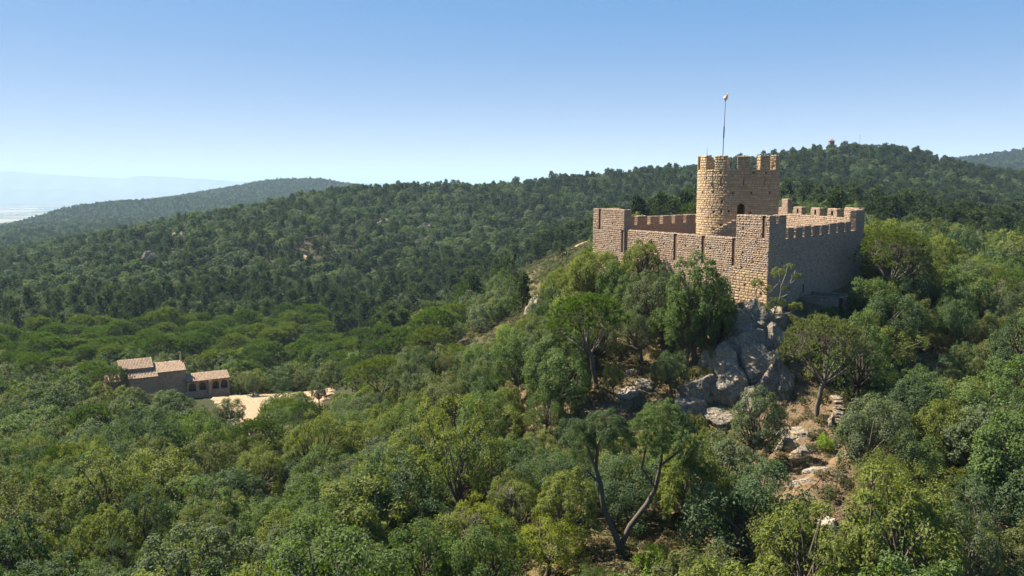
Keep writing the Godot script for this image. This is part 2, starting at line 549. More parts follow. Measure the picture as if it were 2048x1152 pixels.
func build_castle() -> void:
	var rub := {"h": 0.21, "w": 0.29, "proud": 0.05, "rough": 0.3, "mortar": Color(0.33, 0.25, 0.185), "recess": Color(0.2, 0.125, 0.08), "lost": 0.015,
		"cols": [Color(0.345, 0.255, 0.19), Color(0.385, 0.288, 0.213), Color(0.305, 0.22, 0.162), Color(0.357, 0.282, 0.219), Color(0.4, 0.295, 0.2)]}
	var dull := rub.duplicate()
	dull.proud = 0.016
	dull.h = 0.23
	dull.w = 0.4
	dull.rough = 0.15
	var ash := rub.duplicate()
	ash.h = 0.29; ash.w = 0.48; ash.rough = 0.1; ash.proud = 0.045
	ash.mortar = Color(0.33, 0.245, 0.15)
	ash.recess = Color(0.3, 0.22, 0.14)
	ash.cols = [Color(0.46, 0.34, 0.205), Color(0.49, 0.365, 0.225), Color(0.42, 0.308, 0.185), Color(0.47, 0.36, 0.235)]
	var warm := dull.duplicate()
	# --- front wall between its two turrets
	var f := flat_map(C0, CL)
	var w := Work.new()
	var holes := []
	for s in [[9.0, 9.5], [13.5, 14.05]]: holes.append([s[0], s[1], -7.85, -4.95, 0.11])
	for row in [-6.3, -8.4, -10.4]:
		var u := 5.9
		while u < 22.0:
			var clear := true
			for s in [9.25, 13.8]:
				if absf(u - s) < 0.6: clear = false
			if clear and rng.randf() < 0.8: holes.append([u, u + 0.2, row, row + 0.22, 0.5])
			u += rng.randf_range(1.7, 2.3)
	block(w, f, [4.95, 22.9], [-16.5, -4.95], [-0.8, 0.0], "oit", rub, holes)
	var t := thing("curtain_wall", f.call(14.0, -16.5, 0.0), "long sunlit rubble wall with dark vertical slots between two turrets", "wall")
	finish(w, t, t.position)

	# --- corner turret on the crag
	w = Work.new()
	var keep_corner := func(p, a, b): return b < -8.2 and b > -12.0 and a < 4.0
	w.keep = keep_corner
	holes = [[0.5, 0.95, -4.75, -2.65, 0.11], [4.43, 4.95, -7.7, -4.95, 0.11]]
	for q in [[3.4, -4.1], [1.6, -5.3], [3.3, -6.4], [3.4, -7.9], [1.5, -9.4], [2.9, -9.6], [0.7, -10.2], [1.9, -7.2]]: holes.append([q[0], q[0] + 0.22, q[1], q[1] + 0.24, 0.5])
	holes.append([1.35, 1.43, -10.6, -9.7, 0.4])
	var low := ash.duplicate()
	low.cols = [Color(0.4, 0.3, 0.2), Color(0.37, 0.27, 0.18), Color(0.42, 0.32, 0.215)]
	low.mortar = Color(0.255, 0.180, 0.120)
	var lows := holes.filter(func(h): return h[2] < -8.0)
	var highs := holes.filter(func(h): return h[2] >= -8.0)
	block(w, f, [0.0, 4.95], [-14.0, -8.0], [-0.9, 0.0], "o", low, lows)
	w.keep = null
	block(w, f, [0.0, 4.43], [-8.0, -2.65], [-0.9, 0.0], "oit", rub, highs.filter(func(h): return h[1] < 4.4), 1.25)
	w.m.tri(f.call(0.0, -2.64, 0.0), f.call(0.42, -2.64, 0.0), f.call(0.4, -2.64, -0.9), rub.mortar)
	block(w, f, [4.43, 4.95], [-8.0, -4.95], [-0.9, 0.0], "ot", rub, [[4.47, 4.95, -7.7, -4.95, 0.11]])
	face(w, func(a, b, h): return f.call(4.43 + h, b, -0.9 + a), 0.0, 0.9, -4.95, -2.65, [], dull)
	var g := flat_map(C0, CR)
	block(w, g, [0.0, 4.2], [-14.0, -3.5], [-0.8, 0.0], "oi", dull, [[2.4, 2.6, -5.6, -5.4, 0.4], [1.2, 1.4, -7.6, -7.4, 0.4], [3.3, 3.5, -7.4, -7.2, 0.4], [2.1, 2.3, -9.3, -9.1, 0.4]], 1.25)
	block(w, g, [0.02, 1.55], [-3.5, -2.66], [-0.79, -0.01], "oirt", dull, [], 1.25)
	block(w, g, [2.5, 4.19], [-3.5, -2.66], [-0.79, -0.01], "oilrt", rub)
	t = thing("corner_turret", f.call(0.5, -14.0, 0.0), "near corner turret of the castle standing on the grey crag", "turret")
	finish(w, t, t.position)

	# --- left turret
	w = Work.new()
	holes = [[27.7, 28.25, -5.1, -2.6, 0.11], [22.95, 23.45, -7.6, -4.95, 0.11]]
	for q in [[25.2, -4.4], [25.3, -6.5], [26.9, -7.2], [24.0, -8.6]]: holes.append([q[0], q[0] + 0.22, q[1], q[1] + 0.24, 0.5])
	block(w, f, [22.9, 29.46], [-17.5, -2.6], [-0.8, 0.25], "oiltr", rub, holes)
	var fl := flat_map(CL, CB)
	block(w, fl, [0.0, 4.0], [-17.5, -2.62], [-0.8, 0.0], "oirt", rub)
	t = thing("corner_turret", f.call(26.0, -17.5, 0.0), "left turret of the castle wall rising above green oak tops", "turret")
	finish(w, t, t.position)

	# --- right wall, in shade, with narrow crenels
	w = Work.new()
	holes = []
	for q in [[6.0, -6.2], [8.3, -7.4], [10.9, -6.1], [13.2, -7.2], [16.0, -6.4], [7.1, -9.0], [11.8, -8.8], [15.0, -9.3], [19.0, -7.0]]: holes.append([q[0], q[0] + 0.18, q[1], q[1] + 0.2, 0.4])
	holes.append([9.35, 9.75, -10.85, -9.95, 0.5])
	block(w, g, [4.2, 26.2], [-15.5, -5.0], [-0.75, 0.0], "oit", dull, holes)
	var u0 := 4.3
	for c in [6.3, 8.75, 11.2, 13.8, 16.5, 19.2, 21.9, 24.4]:
		block(w, g, [u0 + (0.75 if u0 > 4.4 else 0.7), c], [-5.0, -3.93 + rng.randf_range(-0.08, 0.05)], [-0.74, -0.01], "oilrt", rub)
		u0 = c
	t = thing("curtain_wall", g.call(15.0, -15.5, 0.0), "tall shaded castle wall with narrow crenels above the walled terrace", "wall")
	finish(w, t, t.position)

	# --- far right turret
	w = Work.new()
	block(w, g, [26.2, 29.4], [-15.5, -2.65], [-0.8, 0.0], "oiltr", rub, [[27.6, 27.8, -4.2, -4.0, 0.3]])
	var h := flat_map(CR, CB)
	block(w, h, [0.0, 3.4], [-15.5, -2.5], [-0.8, 0.0], "oirt", rub)
	t = thing("corner_turret", g.call(28.0, -15.5, 0.0), "small brown turret ending the castle wall beside tall green trees", "turret")
	finish(w, t, t.position)

	# --- wall behind the keep on the left (inner face in shade)
	w = Work.new()
	block(w, fl, [4.0, 37.5], [-16.0, -4.75], [-0.8, 0.0], "oit", warm)
	var u := 4.6
	while u < 34.0:
		block(w, fl, [u, u + 1.75], [-4.75, -3.66 + rng.randf_range(-0.08, 0.05)], [-0.79, -0.01], "oilrt", warm if rng.randf() < 0.6 else rub)
		u += 2.45
	t = thing("curtain_wall", fl.call(18.0, -16.0, 0.0), "reddish shaded inner wall with narrow crenels behind the round keep", "wall")
	finish(w, t, t.position)

	# --- wall behind the keep on the right (inner face in sun), merlons pierced
	w = Work.new()
	block(w, h, [3.4, 27.1], [-16.0, -3.75], [-0.7, 0.0], "oit", rub)
	for c in [5.4, 10.0, 15.2]:
		var P3 := h
		block(w, h, [c, c + 2.5], [-3.75, -2.7], [-0.69, -0.02], "olrt", rub)
		face(w, func(a, b, e): return P3.call(a, b, -0.69 - e), c, c + 2.5, -3.75, -2.7, [[c + 0.95, c + 1.5, -3.6, -2.95, 0.5]], rub)
	block(w, h, [19.6, 27.0], [-3.75, -2.9], [-0.69, -0.02], "oilrt", rub)
	block(w, h, [19.7, 21.6], [-2.9, -1.65], [-0.68, -0.03], "oilrt", rub)
	t = thing("curtain_wall", h.call(14.0, -16.0, 0.0), "sunlit inner rubble wall with square pierced merlons right of the keep", "wall")
	finish(w, t, t.position)

	build_keep(ash, dull)

	# --- courtyard floor
	var q := Tri.new()
	var yard := -8.6
	q.quad(f.call(0.5, yard, -0.5), f.call(29, yard, -0.5), h.call(26.8, yard, -0.4), h.call(1, yard, -0.4), Color(0.225, 0.165, 0.105))
	structure("courtyard", q.mesh(), M.sand)

	# --- walled terrace against the right wall
	w = Work.new()
	var P := func(u, v, d): return g.call(u, v, d)
	var tank := dull.duplicate()
	tank.proud = 0.02
	tank.mortar = Color(0.225, 0.188, 0.150)
	tank.cols = [Color(0.26, 0.22, 0.175), Color(0.24, 0.2, 0.16), Color(0.28, 0.235, 0.185)]  # darker and greyer stone than the castle walls
	for e in [[[8.4, 12.4], [4.0, 4.4], "oirt"], [[8.4, 8.8], [0.05, 4.0], "lrt"], [[12.0, 12.4], [0.05, 4.0], "lrt"]]: block(w, P, e[0], [-15.5, -10.9], e[1], e[2], tank)
	q = w.m
	q.quad(P.call(8.8, -11.5, 0.05), P.call(12.0, -11.5, 0.05), P.call(12.0, -11.5, 4.0), P.call(8.8, -11.5, 4.0), Color(0.150, 0.128, 0.105))
	t = thing("walled_terrace", g.call(10.4, -15.5, 2.0), "low dark stone terrace with parapet built against the shaded wall", "terrace")
	finish(w, t, t.position)

func build_keep(ash: Dictionary, dull: Dictionary) -> void:
	var c := KEEP
	var e2 := Vector3(-c.x, 0, -c.z).normalized()
	var e1 := Vector3(e2.z, 0, -e2.x)
	var R := KEEP_R
	var P3 := func(u, v, d): return c + (e1 * sin(u / R) + e2 * cos(u / R)) * (R + d) + Vector3(0, v, 0)
	var deg := R * PI / 180.0
	var st := ash.duplicate()
	st.bend = 0.45
	var w := Work.new()
	w.keep = func(p, a, b): return a > -62 * deg and a < 42 * deg and b > -4.9 and b < 1.9
	var door := [0.4 * deg, 10.6 * deg, -3.75, -1.85, 2.2]
	var holes := [door]
	for s in [[-50.0, 0.0], [-24, 0.0], [7.5, 0.0], [39, 0.05], [70, 0.0]]: holes.append([s[0] * deg, s[0] * deg + 0.09, 0.25 + s[1], 0.98 + s[1], 0.5])
	for s in [[-7.6, -0.75], [17.6, -0.75], [48, -0.72], [-12.5, -2.85], [17.2, -3.1], [-22.5, -1.78], [-22.9, -2.9], [-23.0, -4.5], [-36.5, -0.7], [-58, -0.7], [-25.3, 1.62], [20, 1.6], [39.5, 1.55], [-35, -3.0], [-59, -2.8], [-34, -5.1], [-24, -6.2]]:
		holes.append([s[0] * deg, s[0] * deg + 0.22, s[1], s[1] + 0.23, 0.5])
	face(w, func(a, b, h): return P3.call(a, b, h), -PI * R, PI * R, -11.0, 2.04, holes, st)
	var t := thing("round_keep", c + Vector3(0, -11, 0), "round golden stone keep with merlons, arrow slits and dark arched doorway", "tower")
	# spandrels that round off the doorway
	var dm: float = (door[0] + door[1]) / 2.0
	var dr: float = (door[1] - door[0]) / 2.0
	for s in [-1.0, 1.0]:
		for k in 5:
			var x0: float = dm + s * dr * cos(PI / 2 * k / 5.0)
			var x1: float = dm + s * dr * cos(PI / 2 * (k + 1) / 5.0)
			var y0: float = door[3] - dr + dr * sin(PI / 2 * k / 5.0)
			var y1: float = door[3] - dr + dr * sin(PI / 2 * (k + 1) / 5.0)
			var e: float = dm + s * dr
			w.m.quad(P3.call(e, y0, -0.01), P3.call(x0, y0, -0.01), P3.call(x1, y1, -0.01), P3.call(e, y1, -0.01), st.cols[0])
			w.m.quad(P3.call(x0, y0, -0.01), P3.call(x1, y1, -0.01), P3.call(x1, y1, -0.5), P3.call(x0, y0, -0.5), st.cols[0])
	finish(w, t, t.position)
	var q := Tri.new()
	# parapet: eleven merlons, each a part with its stones
	for k in 11:
		var mid := (7.3 + k * 360.0 / 11.0) * deg
		var m := Work.new()
		var mst := st.duplicate()
		mst.h = 0.28
		mst.w = 0.42
		block(m, P3, [mid - 8.6 * deg, mid + 8.6 * deg], [2.04, 3.72 + rng.randf_range(-0.14, 0.06)], [-0.75, 0.0], "oilrt", mst)
		for x in [m.m, m.s]:
			for n in x.v.size(): x.v[n] -= t.position
		var o := part("merlon", m.m.mesh(), M.mortar, t)
		part("masonry", m.s.mesh(), M.stone, o, true)
	var rim := Work.new()
	face(rim, func(a, b, h): return P3.call(a, 2.04 + h, -0.75 + b), -PI * R, PI * R, 0.0, 0.75, [], st)
	face(rim, func(a, b, h): return P3.call(a, b, -0.75 - h), -PI * R, PI * R, 0.9, 2.04, [], st)
	for k in 24:
		var a0 := TAU * k / 24.0 * R
		var a1 := TAU * (k + 1) / 24.0 * R
		rim.m.tri(c + Vector3(0, 0.95, 0), P3.call(a0, 0.95, -0.6), P3.call(a1, 0.95, -0.6), Color(0.35, 0.26, 0.17))
	for x in [rim.m, rim.s]:
		for n in x.v.size(): x.v[n] -= t.position
	var deck := part("roof_deck", rim.m.mesh(), M.mortar, t)
	part("masonry", rim.s.mesh(), M.stone, deck, true)
	# outside stair climbing round to the doorway
	var s := thing("keep_stair", P3.call(-10 * deg, -9.0, 0.6), "stone stair curving up the side of the round keep", "stairs")
	for k in 13:
		var x := Work.new()
		var a := (-1.0 - 4.6 * k) * deg
		var top := -3.75 - 0.26 * k
		var dd := dull.duplicate()
		dd.cols = ash.cols
		block(x, P3, [a - 4.6 * deg, a + (13 * deg if k == 0 else 0.0)], [-9.5, top], [0.05, 1.25], "ort" if k else "orlt", dd)
		for y in [x.m, x.s]:
			for n in y.v.size(): y.v[n] -= s.position
		var o := part("step", x.m.mesh(), M.mortar, s)
		part("masonry", x.s.mesh(), M.stone, o, true)
	# flagpole and rod on the top
	var fp := thing("flagpole", Vector3(24.98, 0.95, -102.2), "thin leaning metal flagpole on top of the round keep", "flagpole")
	q = Tri.new()
	q.tube([Vector3.ZERO, Vector3(0.05, 4.9, 0), Vector3(0.09, 6.2, 0), Vector3(0.16, 9.2, 0)], [0.055, 0.05, 0.045, 0.03], 8, Color(0.12, 0.13, 0.15))
	part("pole", q.mesh(true), M.metal, fp)
	q = Tri.new()
	q.tube([Vector3(0.055, 4.9, 0), Vector3(0.09, 6.2, 0)], [0.085, 0.08], 8, Color(0.1, 0.1, 0.12))
	part("sleeve", q.mesh(true), M.metal, fp)
	var fl := thing("furled_flag", Vector3(25.14, 10.1, -102.2), "crumpled pale orange flag bunched at the head of the flagpole", "flag")
	q = Tri.new()
	var rings := [[-0.02, 0.05, 0.0], [0.15, 0.16, -0.02], [0.35, 0.23, -0.03], [0.55, 0.2, 0.04], [0.72, 0.17, 0.14], [0.88, 0.12, 0.19], [0.95, 0.02, 0.2]]
	for k in rings.size():
		for n in 10:
			var a := TAU * n / 10.0
			var rr: float = rings[k][1] * (1.0 + 0.35 * sin(a * 3.0 + k))
			q.v.append(Vector3(rings[k][2] + rr * cos(a), rings[k][0], rr * 0.6 * sin(a)))
			q.c.append(Color(0.72, 0.45, 0.28) if (n + k) % 4 else Color(0.8, 0.72, 0.62))
	for k in rings.size() - 1:
		for n in 10:
			var a := k * 10 + n
			var b := k * 10 + (n + 1) % 10
			q.i.append(a); q.i.append(b); q.i.append(b + 10); q.i.append(a); q.i.append(b + 10); q.i.append(a + 10)
	part("cloth", q.mesh(), M.cloth, fl)
	var rd := thing("lightning_rod", Vector3(22.95, 0.95, -101.4), "short thin rod on the left edge of the keep's parapet", "rod")
	q = Tri.new()
	q.tube([Vector3.ZERO, Vector3(0, 3.0, 0), Vector3(0, 3.75, 0)], [0.035, 0.03, 0.012], 6, Color(0.14, 0.14, 0.15))
	part("shaft", q.mesh(true), M.metal, rd)
	q = Tri.new()
	q.tube([Vector3(0, 0, 0), Vector3(0, 0.25, 0)], [0.1, 0.1], 8, Color(0.14, 0.14, 0.15))
	part("foot", q.mesh(true), M.metal, rd)

# ------------------------------------------------------------------ rocks
func rock_mesh(seed_: int, cuts: int, nu: int, nv: int, ruffle: float, pale := 1.0) -> ArrayMesh:
	var r := RandomNumberGenerator.new()
	r.seed = seed_
	var pl := []
	for k in cuts:
		var n := Vector3(r.randfn(), r.randfn() * 0.8, r.randfn()).normalized()
		pl.append([n, r.randf_range(0.58, 1.02)])
	var nz := FastNoiseLite.new()
	nz.seed = seed_
	nz.frequency = 1.3
	nz.fractal_type = FastNoiseLite.FRACTAL_RIDGED
	nz.fractal_octaves = 5
	var tint := FastNoiseLite.new()
	tint.seed = seed_ + 9
	tint.frequency = 1.6
	tint.fractal_octaves = 4
	var t := Tri.new()
	for j in nv + 1:
		for i in nu:
			var a := TAU * i / nu
			var e := PI * (float(j) / nv - 0.5)
			var d := Vector3(cos(e) * cos(a), sin(e), cos(e) * sin(a))
			var rad := 1.25
			for p in pl:
				var q := d.dot(p[0])
				if q > 0.05: rad = minf(rad, p[1] / q)
			rad += (nz.get_noise_3dv(d * rad) - 0.3) * ruffle
			var v := d * rad
			t.v.append(v)
			var k := tint.get_noise_3dv(v)
			var col := Color(0.235, 0.207, 0.168)
			col = col.lerp(Color(0.31, 0.235, 0.14), smoothstep(0.1, 0.4, k))                                        # ochre stain
			col = col.lerp(Color(0.125, 0.12, 0.1), smoothstep(0.12, 0.35, -k) * 0.7)                              # dark lichen
			col = col.lerp(Color(0.3, 0.3, 0.27), smoothstep(0.25, 0.45, tint.get_noise_3dv(v * 3.1 + Vector3.ONE * 7.0)) * 0.7)   # pale lichen spots
			t.c.append(Color(col.r * pale, col.g * pale, col.b * pale))
	for j in nv:
		for i in nu:
			var a := j * nu + i
			var b := j * nu + (i + 1) % nu
			t.i.append(a); t.i.append(b); t.i.append(b + nu); t.i.append(a); t.i.append(b + nu); t.i.append(a + nu)
	# flat faces: every triangle gets its own corners
	var f := Tri.new()
	for k in range(0, t.i.size(), 3): f.tri(t.v[t.i[k]], t.v[t.i[k + 1]], t.v[t.i[k + 2]], t.c[t.i[k]])
	return f.mesh()

func build_rocks() -> void:
	var big := []
	for k in 7: big.append(rock_mesh(100 + k, 24, 72, 44, 0.11))
	var small := []
	for k in 5: small.append(rock_mesh(200 + k, 9, 20, 12, 0.1))
	var light := []
	for k in 3: light.append(rock_mesh(220 + k, 14, 34, 20, 0.1, 1.22))
	M.rocks = small
	M.light_rocks = light
	var t := thing("castle_crag", at(1480, 850, 72), "jagged grey crag with ochre stained ridges under the castle corner", "crag")
	var list := [[1512, 655, 77.6, 2.6, 2.3, 1.9], [1548, 648, 78.4, 1.7, 1.6, 1.5], [1490, 700, 76.4, 2.3, 2.6, 1.8], [1548, 700, 76.2, 1.9, 2.6, 1.8], [1508, 750, 74.9, 2.4, 3.3, 2.0],
		[1548, 772, 73.8, 1.7, 3.4, 1.8], [1446, 742, 75.3, 1.9, 2.6, 1.9], [1462, 792, 73.6, 2.2, 2.3, 1.8], [1404, 790, 74.0, 2.0, 2.2, 1.7], [1384, 822, 72.4, 1.9, 1.6, 1.5], [1512, 818, 72.4, 2.3, 2.2, 1.7],
		[1440, 838, 71.6, 1.7, 1.1, 1.3], [1418, 736, 76.2, 1.3, 1.8, 1.3], [1468, 640, 78.6, 1.4, 0.9, 1.1], [1570, 800, 72.4, 1.2, 2.3, 1.3], [1478, 835, 71.2, 1.1, 0.8, 0.9]]
	var r := RandomNumberGenerator.new()
	r.seed = 77
	for a in list:
		var o := part("rock", big[r.randi() % big.size()], M.rock, t)
		o.position = at(a[0], a[1], a[2]) - t.position
		o.basis = Basis.from_euler(Vector3(r.randf_range(-0.3, 0.3), r.randf() * TAU, r.randf_range(-0.3, 0.3))).scaled(Vector3(a[3], a[4], a[5]))
	var loose := [
		[1598, 868, 66, 1.7, 0.7, 1.2, "wide cracked slab of rock below the leaning umbrella pine"], [1575, 905, 63, 1.3, 1.3, 1.0, "sloping bare rock face beside the grey green oak"], [1612, 905, 62.5, 1.2, 0.7, 0.9, "dark boulder under the ledge left of the stone steps"],
		[1662, 850, 65.5, 0.5, 1.3, 0.5, "upright standing stone beside the stone steps"], [1705, 915, 60.5, 0.9, 0.35, 0.7, "pale broken rock at the foot of the stone steps"], [1650, 948, 57.5, 1.3, 0.4, 0.9, "pale sunlit rock ledge on the path below the steps"],
		[1606, 968, 56, 1.2, 0.35, 0.5, "long pale rock beside the path among oaks"], [1080, 612, 119, 1.9, 1.7, 1.6, "white pointed rock in the trees left of the castle"], [1068, 628, 118, 1.3, 1.2, 1.0, "smaller white rock leaning on the pointed rock"],
		[1655, 1050, 50.5, 0.9, 0.4, 0.7, "flat ochre rock in the bare patch between oaks"], [1700, 1085, 48.5, 0.8, 0.4, 0.9, "tilted brown rock on the lower bare patch"], [1258, 790, 75, 1.5, 0.6, 1.0, "orange earth coloured rock beside the tall umbrella pine"],
		[1290, 775, 76.5, 1.3, 0.5, 0.9, "flaking orange rock shelf above the sandy gully"], [1265, 745, 78, 0.8, 0.4, 0.7, "small ochre rock under the front wall trees"], [1590, 690, 76, 1.0, 0.6, 0.7, "pale rock knob right of the twisted tree"]]
	for a in loose:
		var p := ground_at(a[0], a[1], a[2])
		var b := thing("boulder", p + Vector3(0, -a[4] * 0.25, 0), a[6], "boulder")
		var pale: bool = a[6].contains("pale") or a[6].contains("white") or a[6].contains("orange") or a[6].contains("ochre")
		var kit: Array = light if pale else (small if a[3] < 1.25 else big)
		var o := part("rock_mass", kit[r.randi() % kit.size()], M.rock, b)
		o.basis = Basis.from_euler(Vector3(r.randf_range(-0.2, 0.2), r.randf() * TAU, r.randf_range(-0.25, 0.25))).scaled(Vector3(a[3], a[4], a[5]))
		for k in 2:
			var s := part("rock_mass", light[k] if pale else small[r.randi() % small.size()], M.rock, b)
			s.position = Vector3(r.randf_range(-0.8, 0.8) * a[3], -a[4] * 0.2, r.randf_range(0.2, 0.7) * a[5])
			s.basis = Basis.from_euler(Vector3(0, r.randf() * TAU, 0.3)).scaled(Vector3(a[3], a[4], a[5]) * r.randf_range(0.35, 0.55))
	# outcrops on the wooded hill across the valley
	for a in [[352, 492, 497, 6.5, 7.5, 5, "tall dark outcrop rising from the wooded hillside"], [300, 520, 470, 5, 4.5, 4, "dark outcrop below the tall one on the wooded hillside"], [238, 545, 450, 4.5, 4.5, 4, "lowest rock outcrop of the hillside with pale streaks"],
		[770, 452, 570, 5, 4.5, 4, "pale grey outcrop among trees high on the hill"], [850, 468, 545, 6, 6.5, 4.5, "purple grey cliff in the shade high on the hill"], [180, 495, 560, 3.5, 3.5, 3, "small outcrop at the left end of the hillside"], [720, 484, 540, 2.4, 2.2, 2, "lone white boulder in the hillside scrub"]]:
		var p := ground_at(a[0], a[1], a[2])
		var b := thing("rock_outcrop", p + Vector3(0, a[4] * 0.2, 0), a[6], "outcrop")
		for k in 3: clear_discs.append(Vector3(p.x * (1.0 - k * 0.018), p.z * (1.0 - k * 0.018), a[3] * 1.0))
		for k in (5 if a[3] > 3 else 1):
			var o := part("rock", big[r.randi() % big.size()], M.rock, b)
			var s: float = 1.0 if k == 0 else r.randf_range(0.4, 0.75)
			o.position = Vector3.ZERO if k == 0 else Vector3(r.randf_range(-1.2, 1.2) * a[3], r.randf_range(-0.1, 0.3) * a[4], r.randf_range(-0.3, 0.9) * a[5])
			o.basis = Basis.from_euler(Vector3(r.randf_range(-0.3, 0.3), r.randf() * TAU, r.randf_range(-0.3, 0.3))).scaled(Vector3(a[3], a[4], a[5]) * s)

# ------------------------------------------------------------------ the chapel in its clearing
const CHAPEL := Vector3(-71.8, -43.7, -171.2)

func gable_tiles(t: Tri, o: Vector3, along: Vector3, down: Vector3, n: Vector3, long: float, slope: float) -> void:
	var cols := int(long / 0.27)
	var rows := int(slope / 0.42)
	for c in cols:
		for r in rows:
			var tone := rng.randf_range(0.75, 1.2)
			var col := Color(0.36 * tone, 0.265 * tone * rng.randf_range(0.93, 1.07), 0.185 * tone)
			var p := o + along * (c + 0.5) * long / cols + down * r * slope / rows + n * (0.02 + rng.randf() * 0.012)
			var e := down * (slope / rows * 1.08)
			var prev := []
			for k in 5:
				var a := PI * k / 4.0
				var s := along * cos(a) * 0.085 + n * sin(a) * 0.085
				var q := [p + s, p + e + s * 1.15 + n * 0.02]
				if k: t.quad(prev[0], q[0], q[1], prev[1], col)
				prev = q

func build_chapel() -> void:
	var a := 0.54
	var u := Vector3(cos(a), 0, -sin(a))
	var n := Vector3(sin(a), 0, cos(a))
	var root := thing("chapel", CHAPEL, "brown stone chapel with tiled roofs and an arcaded porch beside the sandy clearing", "chapel")
	var P := func(x, y, d): return u * x + n * d + Vector3(0, y, 0)
	var st := {"h": 0.26, "w": 0.42, "proud": 0.022, "rough": 0.15, "mortar": Color(0.46, 0.32, 0.21), "recess": Color(0.3, 0.22, 0.17), "cols": [Color(0.48, 0.325, 0.21), Color(0.43, 0.285, 0.185), Color(0.5, 0.345, 0.225)]}
	var body := func(called: String, x: Array, y: Array, d: Array, faces: String):
		var w := Work.new()
		block(w, P, x, y, d, faces, st)
		var o := part(called, w.m.mesh(), M.mortar, root)
		part("masonry", w.s.mesh(), M.stone, o, true)
	var roof := func(called: String, x: Array, eave: float, ridge: float, front: float, mid: float, back: float, lip := 0.25):
		var q := Tri.new()
		var clay := Color(0.281, 0.179, 0.117)
		for s in [[front + lip, mid], [back - lip, mid]]:
			if absf(s[0] - s[1]) < 0.5: continue
			var fall: float = (ridge - eave) / absf((front if s[0] > mid else back) - mid)
			var e := P.call(x[0] - 0.15, ridge, s[1]) as Vector3
			var lo := P.call(x[0] - 0.15, ridge - fall * absf(s[0] - s[1]), s[0]) as Vector3
			var along: Vector3 = u * (x[1] - x[0] + 0.3)
			var nn := (lo - e).cross(u).normalized()
			if nn.y < 0: nn = -nn
			q.quad(e, e + along, lo + along, lo, clay)
			q.quad(e - nn * 0.14, e + along - nn * 0.14, lo + along - nn * 0.14, lo - nn * 0.14, clay)
			q.quad(lo, lo + along, lo + along - nn * 0.14, lo - nn * 0.14, clay)
			for g in [Vector3.ZERO, along]: q.quad(e + g, lo + g, lo + g - nn * 0.14, e + g - nn * 0.14, clay)
		var o := part(called, q.mesh(), M.mortar, root)
		q = Tri.new()
		for s in [[front + lip, mid], [back - lip, mid]]:
			if absf(s[0] - s[1]) < 0.5: continue
			var fall: float = (ridge - eave) / absf((front if s[0] > mid else back) - mid)
			var e := P.call(x[0] - 0.12, ridge, s[1]) as Vector3
			var lo := P.call(x[0] - 0.12, ridge - fall * absf(s[0] - s[1]), s[0]) as Vector3
			var nn := (lo - e).cross(u).normalized()
			if nn.y < 0: nn = -nn
			gable_tiles(q, e, u, (lo - e).normalized(), nn, x[1] - x[0] + 0.24, (lo - e).length())
		part("tiles", q.mesh(), M.tile, o, true)
		# gable ends under the roof
		q = Tri.new()
		for xx in [x[0], x[1]]: q.tri(P.call(xx, eave - 0.1, front - 0.01), P.call(xx, ridge - 0.1, mid), P.call(xx, eave - 0.1, back + 0.01), st.mortar)
		part("gable", q.mesh(), M.mortar, root)
	# tall nave block, its lean-to aisle, the lower nave
	body.call("nave_wall", [-7.6, -1.4], [-1.5, 7.35], [-6.2, -1.0], "oilr")
	roof.call("nave_roof", [-7.6, -1.4], 7.35, 8.75, -1.0, -3.6, -6.2)
	body.call("aisle_wall", [-6.2, -0.9], [-1.5, 5.75], [-0.99, 1.0], "olr")
	roof.call("aisle_roof", [-6.2, -0.9], 5.75, 6.7, 1.0, -0.95, -0.95)
	body.call("apse_wall", [-10.2, -7.62], [-1.5, 5.0], [-5.8, -1.4], "oil")
	roof.call("apse_roof", [-10.2, -7.62], 5.0, 5.9, -1.4, -3.6, -5.8)
	body.call("choir_wall", [-1.38, 4.7], [-1.5, 6.25], [-6.0, 0.0], "oilr")
	roof.call("choir_roof", [-1.38, 4.7], 6.25, 7.6, 0.0, -3.2, -6.0)
	# bell cote
	var w := Work.new()
	block(w, P, [4.25, 4.55], [6.6, 8.9], [-3.4, -3.0], "oilrt", st)
	block(w, P, [4.3, 4.5], [8.9, 9.4], [-3.3, -3.1], "oilrt", st)
	var bc := part("bell_cote", w.m.mesh(), M.mortar, root)
	part("masonry", w.s.mesh(), M.stone, bc, true)
	# porch: wall with four arches, buttress, roof, back wall
	w = Work.new()
	var x0 := 4.72
	var x1 := 13.2
	var arches := [[5.0, 6.5], [7.1, 8.5], [9.75, 11.1], [11.5, 12.85]]
	var holes := []
	for c in arches: holes.append([c[0], c[1], 1.55, 3.35, 0.35])
	block(w, P, [x0, x1], [-1.5, 3.9], [-2.4, 1.0], "r", st)
	face(w, func(aa, b, h): return P.call(aa, b, 1.0 + h), x0, x1, -1.5, 3.9, holes.map(func(h): return [h[0], h[1], h[2], h[3], 0.0]), st)
	face(w, func(aa, b, h): return P.call(aa, b, 0.62 - h), x0, x1, -1.5, 3.9, holes.map(func(h): return [h[0], h[1], h[2], h[3], 0.0]), st)
	face(w, func(aa, b, h): return P.call(aa, b, -2.0 + h), x0, x1, 1.5, 3.9, [[11.9, 12.3, 1.9, 2.6, 0.3]], st)
	w.m.quad(P.call(x0, 1.5, 1.0), P.call(x1, 1.5, 1.0), P.call(x1, 1.5, -2.0), P.call(x0, 1.5, -2.0), Color(0.195, 0.156, 0.117))
